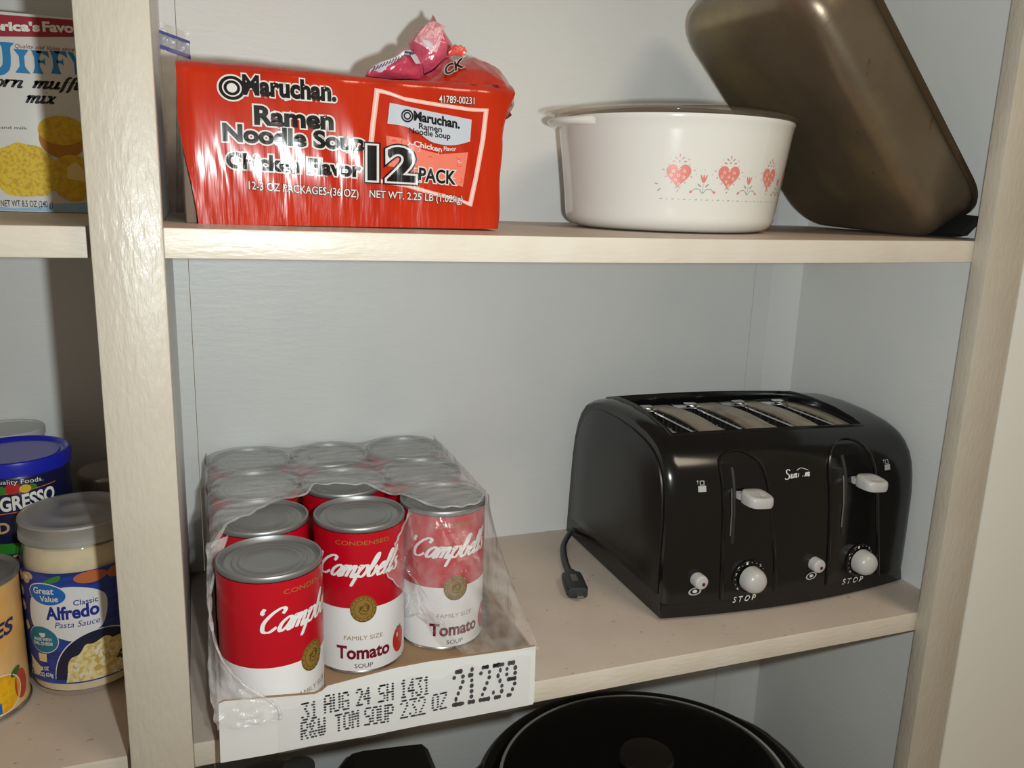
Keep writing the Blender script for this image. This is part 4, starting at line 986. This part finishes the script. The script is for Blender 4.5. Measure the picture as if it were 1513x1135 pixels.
plug()

# ============================================================ left bay: muffin mix box, jars and cans
JX0, JX1, JY, JH = -.1625, -.0610, .204, .1490
jb = thing('muffin_mix_box', 'white and blue cardboard box of corn muffin mix on the left upper shelf', 'box', (0, 0, 0))
JW = mat('box white card', srgb(226, 224, 219), .35, coat=.15); JRED = ink('box dark red', (160, 22, 46)); JBLUE = ink('box blue', (22, 128, 190)); JBLK = ink('box black', (26, 22, 22)); JY1 = mat('muffin yellow', srgb(226, 182, 28), .5, mottle=((260, 260, 260), srgb(206, 158, 18), .42, .62)); JY2 = mat('muffin crumb', srgb(232, 196, 44), .5, mottle=((420, 420, 420), srgb(206, 162, 24), .45, .62)); JORG = ink('muffin crust', (186, 124, 18), .5); JLB = ink('box pale blue', (150, 186, 214)); JGR = ink('pale butter', (236, 206, 120))
mb = MB(); mb.box(JX0, JX1, JY, JY + .040, H + .0003, H + JH, bev=.0008); mb.build('carton', JW, jb, sharp=30)
JT = H + JH - .0015
A = Art(); L0, L1 = JX0 + .001, JX1 - .001
A.poly(JRED, 1, [(L0, .5005 - .006), (-.135, .4955), (-.1143, .4957), (-.09, .4975), (L1, .5000), (L1, .5122), (-.1131, .5114), (L0, .510)])
A.text(WHITE, 2, "America's", (-.1376, .4988), (-.0874, .5018), .0060, bold=.05); A.text(WHITE, 2, 'Favorite', (-.0846, .5025), (-.0500, .5038), .0066, bold=.04) if False else A.text(WHITE, 2, 'Favo', (-.0846, .5022), (-.0640, .5030), .0066, bold=.04)
A.text(JRED, 1, 'Quality and Value since', (-.1051, .4884), (-.0640, .4892), .0029, bold=.0, shear=.3)
def slab(x0, x1, z0, z1, st=.0036):                # flared stem of the big serif letters
    m_ = (x0 + x1) / 2; return [(x0, z0), (x1, z0), (x1 - .0008, z0 + .0014), (m_ + st / 2, z0 + .005), (m_ + st / 2, z1 - .005), (x1 - .0008, z1 - .0014), (x1, z1), (x0, z1), (x0 + .0008, z1 - .0014), (m_ - st / 2, z1 - .005), (m_ - st / 2, z0 + .005), (x0 + .0008, z0 + .0014)]
A.poly(JBLUE, 1, crom([(-.1150, .4918), (-.1060, .4918), (-.1068, .4900), (-.1082, .4880), (-.1085, .4800), (-.1100, .4720), (-.1160, .4675), (-.1240, .4690), (-.1230, .4740), (-.1190, .4725), (-.1150, .4745), (-.1140, .4800), (-.1140, .4880), (-.1152, .4900)], 3, closed=True))
A.poly(JBLUE, 1, slab(-.1062, -.0960, .4702, .4876))
for fx, dz in ((-.0945, 0), (-.0818, .0008)):
    A.poly(JBLUE, 1, slab(fx, fx + .0075, .4708 + dz, .4876 + dz)); A.poly(JBLUE, 1, [(fx + .003, .4876 + dz), (fx + .0118, .4878 + dz), (fx + .0122, .4828 + dz), (fx + .0105, .4845 + dz), (fx + .0080, .4858 + dz), (fx + .0045, .4858 + dz)])
    A.poly(JBLUE, 1, [(fx + .0045, .4808 + dz), (fx + .0078, .4806 + dz), (fx + .0092, .4824 + dz), (fx + .0092, .4770 + dz), (fx + .0078, .4788 + dz), (fx + .0045, .4788 + dz)])
A.poly(JBLUE, 1, [(-.0692, .4884), (-.0655, .4884), (-.0630, .4830), (-.0622, .4830), (-.0622, .4720), (-.0650, .4720), (-.0650, .4805)])
A.script(JBLK, 1, 'corn', (-.1290, .4588), (-.1020, .4594), .0056, .10, .30, .3); A.script(JBLK, 1, 'muffi', (-.0952, .4596), (-.0625, .4606), .0056, .10, .30, .3)
A.script(JBLK, 1, 'mix', (-.1008, .4484), (-.0805, .4490), .0056, .10, .30, .3)
A.text(JBLK, 1, 'Just add egg and milk', (-.148, .4276), (-.1016, .4284), .0021)
A.text(JBLK, 1, 'NET WT 8.5 OZ (240 g)', (-.1249, .3690), (-.0886, .3692), .0048, bold=.01)
E = lambda c, rx, rz, n=30, a0=0, a1=2 * PI: [(c[0] + rx * math.cos(a0 + (a1 - a0) * i / n), c[1] + rz * math.sin(a0 + (a1 - a0) * i / n)) for i in range(n)]
A.poly(JORG, 2, [p if p[0] < L1 else (L1, p[1]) for p in E((-.0778, .4225), .0165, .0150)]); A.poly(JY1, 3, [p if p[0] < L1 else (L1, p[1]) for p in E((-.0775, .4290), .0170, .0112)])
A.poly(JY1, 4, [p if p[0] < L1 else (L1, p[1]) for p in E((-.0722, .3925), .0165, .0182)]); A.poly(JGR, 5, [(-.0760, .4010), (-.0690, .4055), (-.0640, .3990), (-.0640, .3900), (-.0765, .3920)])
rnd = random.Random(2); A.poly(JY2, 5, [(x + rnd.uniform(-.0008, .0008), max(.3775, z) + rnd.uniform(-.0008, .0008)) for x, z in E((-.1060, .3960), .0232, .0222, 44)])
A.poly(JLB, 1, [(L0, H + .001), (L1, H + .001), (L1, .3735), (-.085, .3720), (-.1, .3690), (-.1159, .3678), (L0, .372)])
A.build('printed_front', lambda u, v, l: (u, JY - l - .0001, v), jb)
zb2 = thing('zip_bag', 'blue grey edge of a zip bag above the muffin mix box', 'plastic bag', (0, 0, 0))
mb = MB(); mb.grid(lambda u, v: (-.20 + .150 * u, .255 + .004 * math.sin(PI * u) + .001 * math.sin(u * 40), H + .0006 + (.5225 - .0045 * u - H + .001 * math.sin(9 * u)) * v), 30, 12); mb.build('bag_film', film_mat('grey blue bag film', .8, (.20, .22, .30), .2), zb2, sharp=None)
mb = MB(); mb.grid(lambda u, v: (-.20 + .150 * u, .2540 + .004 * math.sin(PI * u), .5224 - .0045 * u - .0022 * v + .0008), 20, 1); mb.build('zip_seal', mat('navy zip strip', srgb(24, 26, 52), .4), zb2, sharp=None)

# white sauce jar
JRD = .0415; jc = (-.0795, .1235, .0002)
sj = thing('sauce_jar', 'glass jar of white pasta sauce with blue label and steel lid, beside the post', 'jar', jc)
SAUCE = mat('cream sauce', srgb(226, 208, 172), .35, coat=.6, mottle=((90, 90, 90), srgb(214, 194, 156), .4, .7)); CLEAR = film_mat('clear jar glass', .04, (.8, .8, .78), .04, (12, .02, .001), vary=False)
body = [(.030, .0), (.036, .0008), (.0395, .003), (.0412, .007), (JRD, .012), (JRD, .100), (.0412, .108), (.0402, .114), (.0392, .1185), (.0392, .1215), (.0372, .1245), (.0355, .1275), (.0352, .131)]
mb = MB(); mb.lathe(body, n=72, cap1=False); mb.build('glass_body', CLEAR, sj, sharp=50)
mb = MB(); mb.lathe([(.028, .003)] + [(r - .0022, z + (.003 if z < .004 else 0)) for r, z in body[2:-3]] + [(.034, .1235)], n=64); mb.build('sauce', SAUCE, sj, sharp=50)
mb = MB(); lz = .1300; mb.lathe([(.0400, lz - .005), (.0412, lz - .0045), (.0410, lz - .001), (.0400, lz), (.0400, lz + .0075), (.0408, lz + .0085), (.0406, lz + .0100), (.0392, lz + .0108), (.0368, lz + .0106), (.0345, lz + .0094), (.022, lz + .0094), (.020, lz + .0100), (.012, lz + .0100), (.010, lz + .0094), (.0003, lz + .0094)], n=72, cap0=False, cap1=False); mb.build('lid', mat('steel jar lid', (.50, .49, .46), .42, .6), sj, sharp=40)
LBL = mat('label blue', srgb(30, 62, 150), .35, coat=.2, mottle=((30, 30, 260), srgb(22, 46, 120), .48, .6)); LW = ink('label white', (226, 226, 226)); NAVY = ink('label navy', (22, 28, 60)); LLOGO = ink('logo blue', (28, 104, 186)); TEAL = ink('teal badge', (24, 116, 142)); LTXT = ink('label ultramarine', (22, 40, 140)); PASTA = mat('pasta print', srgb(232, 214, 158), .45, mottle=((300, 300, 300), srgb(206, 178, 104), .45, .6)); PASTA2 = ink('pasta dark', (200, 168, 92)); MUSH = ink('mushroom print', (206, 180, 150)); CARR = ink('orange slice print', (190, 104, 62)); BASIL = ink('basil print', (66, 130, 46)); CHEES = ink('cheese print', (226, 206, 150))
r = JRD; A = Art(); a_ = lambda deg: deg * r
A.poly(LBL, 1, [(-1.75 * r, .0145), (1.6 * r, .0145), (1.6 * r, .1060), (-1.75 * r, .1060)])
A.poly(LW, 2, crom([(-.92 * r, .0690), (-.80 * r, .0860), (-.22 * r, .0945), (.20 * r, .0925), (.48 * r, .0850), (.52 * r, .0740), (.42 * r, .0600), (.20 * r, .0550), (-.05 * r, .0500), (-.36 * r, .0535), (-.80 * r, .0585)], 6, closed=True))
A.ell(LW, 3, (-.50 * r, .0887), .0155, .0092, 36, rot=-.08); A.ell(LLOGO, 4, (-.50 * r, .0887), .0146, .0084, 36, rot=-.08)
A.text(LW, 5, 'Great', (-.75 * r, .0888), (-.35 * r, .0894), .0050, bold=.02); A.text(LW, 5, 'Value', (-.62 * r, .0828), (-.28 * r, .0834), .0044, bold=.02)
A.text(LTXT, 3, 'Classic', (-.037 * r, .0795), (.365 * r, .0797), .0042, bold=.01)
A.text(LTXT, 3, 'Alfredo', (-.52 * r, .0685), (.364 * r, .0697), .0098, bold=.035)
A.text(LTXT, 3, 'Pasta Sauce', (-.385 * r, .0616), (.373 * r, .0622), .0046, shear=.25)
A.ell(LW, 3, (-.66 * r, .0508), .0135, .0113, 36); A.ell(TEAL, 4, (-.66 * r, .0508), .0129, .0107, 36)
A.text(LW, 5, 'MADE WITH', (-.86 * r, .0490), (-.47 * r, .0505), .0024, bold=.03); A.text(LW, 5, 'REAL CHEESE', (-.88 * r, .0455), (-.45 * r, .0470), .0024, bold=.03)
A.poly(LW, 5, [(-.72 * r, .0560), (-.58 * r, .0565), (-.60 * r, .0535), (-.66 * r, .0525), (-.71 * r, .0540)])
arc = [(.36 * r + .0335 * math.cos(t), .0180 + .0385 * math.sin(t)) for t in [PI * k / 30 for k in range(31)]]
A.poly(LW, 3, [(q[0] + (.0006 if q[0] > .36 * r else -.0006), max(q[1], .0150) + .0006) for q in arc]); A.poly(NAVY, 4, [(q[0], max(q[1], .0148)) for q in arc])
arc = [(.42 * r + .0285 * math.cos(t) + .0010 * math.sin(9 * t), .0160 + .0325 * math.sin(t) + .0012 * math.sin(13 * t)) for t in [PI * k / 60 for k in range(61)]]; A.poly(PASTA, 5, arc)
rnd = random.Random(11)
for k in range(46):
    t = rnd.uniform(.15, 2.9); q = rnd.uniform(.2, .97); x = .42 * r + .0285 * q * math.cos(t); z = .0160 + .0325 * q * math.sin(t); a = rnd.uniform(0, 6)
    A.stroke(PASTA2 if k % 2 else LW, 6, [(x, z), (x + .0025 * math.cos(a), z + .0025 * math.sin(a)), (x + .0045 * math.cos(a + .6), z + .0045 * math.sin(a + .6))], .0006, .0013)
for k in range(5): A.ell(ink('dark herb', (50, 50, 30)), 7, (.72 * r + rnd.uniform(-.003, .003), .030 + rnd.uniform(-.003, .003)), .0018, .0012, 8, rot=k)
for px, pz in ((-.96, .099), (-1.18, .099), (-1.2, .086), (-1.18, .074)): A.ell(MUSH, 3, (px * r, pz), .0050, .0046, 18); A.ell(LW, 4, (px * r + .001, pz + .001), .0026, .0020, 12)
A.ell(MUSH, 3, (-.86 * r, .1015), .0045, .0030, 16); A.ell(CARR, 3, (.28 * r, .1008), .0118, .0048, 26); A.ell(CARR, 3, (.72 * r, .100), .007, .0045, 20)
A.poly(BASIL, 3, crom([(-.52 * r, .0985), (-.40 * r, .1020), (-.22 * r, .1045), (-.24 * r, .1005), (-.38 * r, .0980)], 5, closed=True))
A.poly(CHEES, 3, [(-1.16 * r, .060), (-1.05 * r, .063), (-.98 * r, .0575), (-1.10 * r, .0535)]); A.poly(CHEES, 3, [(-.80 * r, .0385), (-.60 * r, .0390), (-.61 * r, .0320), (-.78 * r, .0318)]); A.poly(CHEES, 3, [(-1.05 * r, .034), (-.72 * r, .026), (-.86 * r, .018), (-1.02 * r, .021)])
A.text(LW, 5, 'NET WT 22 OZ', (-1.05 * r, .0225), (-.58 * r, .0255), .0030, bold=.03); A.text(LW, 5, '(1 LB 6 OZ) 624g', (-1.08 * r, .0178), (-.50 * r, .0205), .0030, bold=.03)
A.build('label', cylmap(JRD + .0002), sj, cut=.003)

# bread crumb canister behind the jar
bc = thing('crumb_canister', 'navy bread crumb canister with bright blue plastic lid behind the white sauce jar', 'canister', (-.1306, .189, .0002))
CNV = mat('canister navy', srgb(20, 24, 66), .3, coat=.3); CBL = mat('royal blue lid', srgb(26, 36, 178), .3, coat=.3)
rb = .0398; mb = MB(); mb.lathe([(rb - .001, 0), (rb, .001), (rb, .163), (rb - .001, .164)], n=64)
mb.build('canister_body', CNV, bc, sharp=50)
mb = MB(); mb.lathe([(.0405, .1615), (.0416, .1620), (.0419, .1705), (.0413, .1730), (.0397, .1737), (.0378, .1730), (.0363, .1705), (.0338, .1700), (.0328, .1710), (.02, .1710), (.0003, .1710)], n=72, cap0=False, cap1=False); mb.build('lid', CBL, bc, sharp=40)
CG = ink('canister green', (46, 130, 40)); CO = ink('canister orange line', (214, 112, 50)); CAP = ink('apple red print', (186, 34, 30)); CLEM = ink('lemon print', (226, 176, 40))
A = Art()
A.poly(CNV, 0.5, [(-1.55 * rb, .004), (1.55 * rb, .004), (1.55 * rb, .1600), (-1.55 * rb, .1600)])
A.poly(CG, 1, [(-1.5 * rb, .098), (1.5 * rb, .098), (1.5 * rb, .107), (-1.5 * rb, .107)])
A.text(WHITE, 2, 'Quality Foods.', (-.26 * rb, .1572), (.66 * rb, .1552), .0036)
A.ell(CAP, 2, (.105 * rb, .1525), .0055, .0045, 22); A.ell(CLEM, 3, (.32 * rb, .1515), .0042, .0034, 20); A.ell(CG, 2, (-.10 * rb, .1515), .0040, .0036, 18); A.ell(CG, 2, (.46 * rb, .1525), .003, .002, 14, rot=-.4)
A.poly(CO, 2, [(-1.0 * rb, .1455), (.92 * rb, .1512), (.92 * rb, .1518), (-1.0 * rb, .1464)]); A.poly(CO, 2, [(-1.0 * rb, .1288), (.92 * rb, .1352), (.92 * rb, .1358), (-1.0 * rb, .1296)])
A.text(WHITE, 3, 'PROGRESSO', (-.68 * rb, .1325), (.86 * rb, .1378), .0108, bold=.035)
A.text(ink('crumb tan', (196, 160, 120)), 2, 'BREAD', (-.95 * rb, .1135), (-.02 * rb, .1165), .0085, bold=.03)
A.text(ink('crumb tan', (196, 160, 120)), 2, 'CRUMBS', (-.9 * rb, .086), (.3 * rb, .089), .0085, bold=.03)
A.build('label', cylmap(rb + .0002, a0=0), bc, cut=.003)

# small dark jar at the back, beside the post's shadow
dj = thing('preserve_jar', 'small amber jar with dull lid at the back of the left bay', 'jar', (-.0662, .2352, .0002))
mb = MB(); mb.lathe([(.023, 0), (.0258, .002), (.0264, .006), (.0264, .105), (.0245, .114), (.024, .124)], n=48); mb.build('glass_body', mat('amber preserve', (.12, .05, .018), .12, coat=.6), dj)
mb = MB(); mb.lathe([(.0262, .122), (.0268, .1225), (.0270, .131), (.0265, .1345), (.0253, .1358), (.0241, .1352), (.023, .1345), (.0003, .1345)], n=56, cap0=False, cap1=False); mb.build('lid', mat('dull brown lid', (.50, .44, .38), .35, .5), dj, sharp=40)

# peach can at the frame edge
pc = thing('peach_can', 'pull top fruit can with orange label at the left edge of the picture', 'can', (-.1552, .0985, .0002))
PEA = mat('peach label', srgb(226, 172, 96), .4, coat=.2, mottle=((40, 40, 20), srgb(232, 196, 140), .4, .65)); pr_ = .0370
mb = MB(); mb.lathe([(pr_ - .001, 0), (pr_ + .0008, .001), (pr_ + .0004, .0035), (pr_ - .0004, .004)], n=64, cap1=False); mb.lathe([(pr_ - .0006, .004), (pr_ - .0006, .104)], n=64, mi=1, cap0=False, cap1=False)
mb.build('can_body', [tin_bright, PEA], pc, sharp=50)
mb = MB(); mb.lathe([(pr_ - .0006, .104), (pr_ + .0006, .1045), (pr_ + .0006, .1075), (pr_ - .001, .1082), (pr_ - .0022, .1065), (pr_ - .003, .1045), (pr_ - .006, .1045), (pr_ - .008, .1052), (.02, .1048), (.0003, .1048)], n=64, cap0=False, cap1=False); mb.build('lid', tin, pc, sharp=40)
A = Art(); FY = mat('fruit yellow print', srgb(240, 190, 24), .4, mottle=((160, 160, 160), srgb(232, 160, 20), .45, .6))
A.text(ink('label indigo', (44, 44, 96)), 2, 'PEACHES', (-.9 * pr_, .060), (1.12 * pr_, .066), .0105, bold=.03, shear=.2); A.text(ink('label indigo', (44, 44, 96)), 2, 'SLICED', (-.5 * pr_, .079), (.85 * pr_, .083), .0058, shear=.2)
A.ell(FY, 1, (.70 * pr_, .0200), .016, .0150, 28); A.ell(WHITE, 2, (.70 * pr_, .0200), .0168, .0158, 28, hole=.95); A.ell(ink('peach red print', (196, 72, 48)), 1, (1.18 * pr_, .0205), .0070, .0120, 20); A.ell(LEAF, 2, (1.05 * pr_, .0330), .0052, .0030, 14, rot=.5); A.ell(FY, 1, (.2 * pr_, .018), .014, .013, 24); A.poly(LLOGO, 3, [(.30 * pr_, .0055), (.68 * pr_, .0060), (.68 * pr_, .0145), (.30 * pr_, .0140)])
A.build('label', cylmap(pr_ - .0004), pc, cut=.003)

# translucent tub against the back wall
tb = thing('plastic_tub', 'frosted white plastic tub with round lid against the back wall', 'tub', (-.1475, .2602, .0002))
FROST = film_mat('frosted plastic', .75, (.66, .68, .66), .25, (40, .1, .001), vary=False)
mb = MB(); mb.lathe([(.024, 0), (.0265, .002), (.0282, .164), (.0275, .166)], n=56, cap1=False); mb.build('tub_body', FROST, tb, sharp=40)
mb = MB(); mb.lathe([(.0286, .1660), (.0292, .1665), (.0293, .1725), (.0286, .1735), (.0268, .1733), (.0258, .1718), (.014, .1718), (.0003, .1718)], n=64, cap0=False, cap1=False); mb.build('lid', FROST, tb, sharp=40)

# ============================================================ lower compartment
crk = thing('slow_cooker', 'large black oval slow cooker below the lower shelf', 'slow cooker', (.448, .118, ZB + .0002))
zt = -.224 - ZB; SX, SY = 1.0, .92; rx = .175
mb = MB(); mb.lathe([(rx * .80, 0), (rx * .86, .006), (rx * .95, .06), (rx, zt - .03), (rx * 1.03, zt - .012), (rx * 1.03, zt - .002), (rx * 1.01, zt), (rx * .97, zt - .001), (rx * .93, zt - .010), (rx * .90, zt - .05), (rx * .6, zt - .06)], n=96, sx=SX, sy=SY)
mb.build('crock', black_gloss, crk, sharp=60)
for sg in (-1, 1):
    mb = MB()
    def lug(u, v):
        t = (u - .5) * 1.25; a = (0 if sg > 0 else PI) + t; e = (1 - abs(2 * u - 1) ** 4); q = 2 * PI * v
        k = 1.0 + (.10 * e + .02) * (.5 + .5 * math.cos(q)) * (1.0 if abs(2 * u - 1) > .25 else .93)
        return (rx * k * math.cos(a), rx * SY * k * math.sin(a), zt - .014 + .008 * math.sin(q))
    mb.grid(lug, 40, 14); mb.build('handle', black_gloss, crk, sharp=None)
gl_ = thing('glass_lid', 'dark glass lid with a grey rim on the black slow cooker', 'lid', (.448, .118, -.224 + .0006))
DG = film_mat('dark lid glass', .5, (.006, .006, .006), .06, (6, .02, .001), tint=(.15, .15, .15), vary=False)
mb = MB(); kx = rx * .905; mb.lathe([(kx, .0004), (kx, .003), (kx * .98, .006), (kx * .93, .0085), (kx * .8, .011), (kx * .55, .013), (kx * .25, .014), (kx * .06, .0142)], n=96, sx=SX, sy=SY, cap0=False); mb.build('glass_dome', DG, gl_, sharp=None)
mb = MB(); mb.tube([(kx * math.cos(2 * PI * i / 80), kx * SY * math.sin(2 * PI * i / 80), .0032) for i in range(80)], .0022, 8, closed=True); mb.build('lid_rim', mat('grey rim band', (.48, .46, .43), .4, .3), gl_)
mb = MB(); mb.lathe([(.012, .0135), (.011, .017), (.026, .021), (.030, .026), (.028, .030), (.018, .0325), (.0004, .033)], n=48, cap0=False, cap1=False); mb.build('knob', mat('knob brown black', (.012, .010, .009), .3), gl_)
# cookware further left
skl = thing('electric_griddle', 'black griddle standing on its end below the soup tray, left of the slow cooker', 'griddle', (.176, .158, ZB + .0002))
mb = MB(); hh = -.192 - ZB
P0 = [(-.052, 0), (.052, 0), (.056, hh - .03), (.053, hh - .010), (.046, hh - .002), (.030, hh), (-.018, hh + .004), (-.030, hh + .003), (-.050, hh - .022), (-.058, hh - .045)]
mb.prism(P0, lambda x, z: (x, -.045, z), lambda x, z: (x, .05, z)); mb.build('griddle_body', black_satin, skl, sharp=30)
mb = MB(); mb.tube([(-.03, -.02, hh + .002), (-.03, -.02, hh + .001), (.02, -.02, hh + .001)], .004, 8); mb.build('handle', black_matte, skl)
kt = thing('stock_pot', 'speckled black pot with a grey knob in the lower left corner', 'pot', (.0595, .185, ZB + .0002))
SPK = mat('black speckled enamel', (.010, .010, .010), .2, coat=.4, mottle=((260, 260, 260), (.35, .35, .34), .70, .76)); h2 = -.190 - ZB
mb = MB(); mb.lathe([(.046, 0), (.050, .006), (.052, h2 - .02), (.054, h2 - .016), (.054, h2 - .012), (.051, h2 - .008), (.036, h2 + .002), (.015, h2 + .008), (.0004, h2 + .009)], n=64, cap1=False); mb.build('pot_body', SPK, kt, sharp=40)
mb = MB(); mb.lathe([(.010, h2 + .006), (.009, h2 + .012), (.016, h2 + .017), (.016, h2 + .022), (.0004, h2 + .025)], (.030, .0, -.006), 24, cap1=False); mb.build('knob', mat('grey knob', (.05, .055, .055), .35), kt)
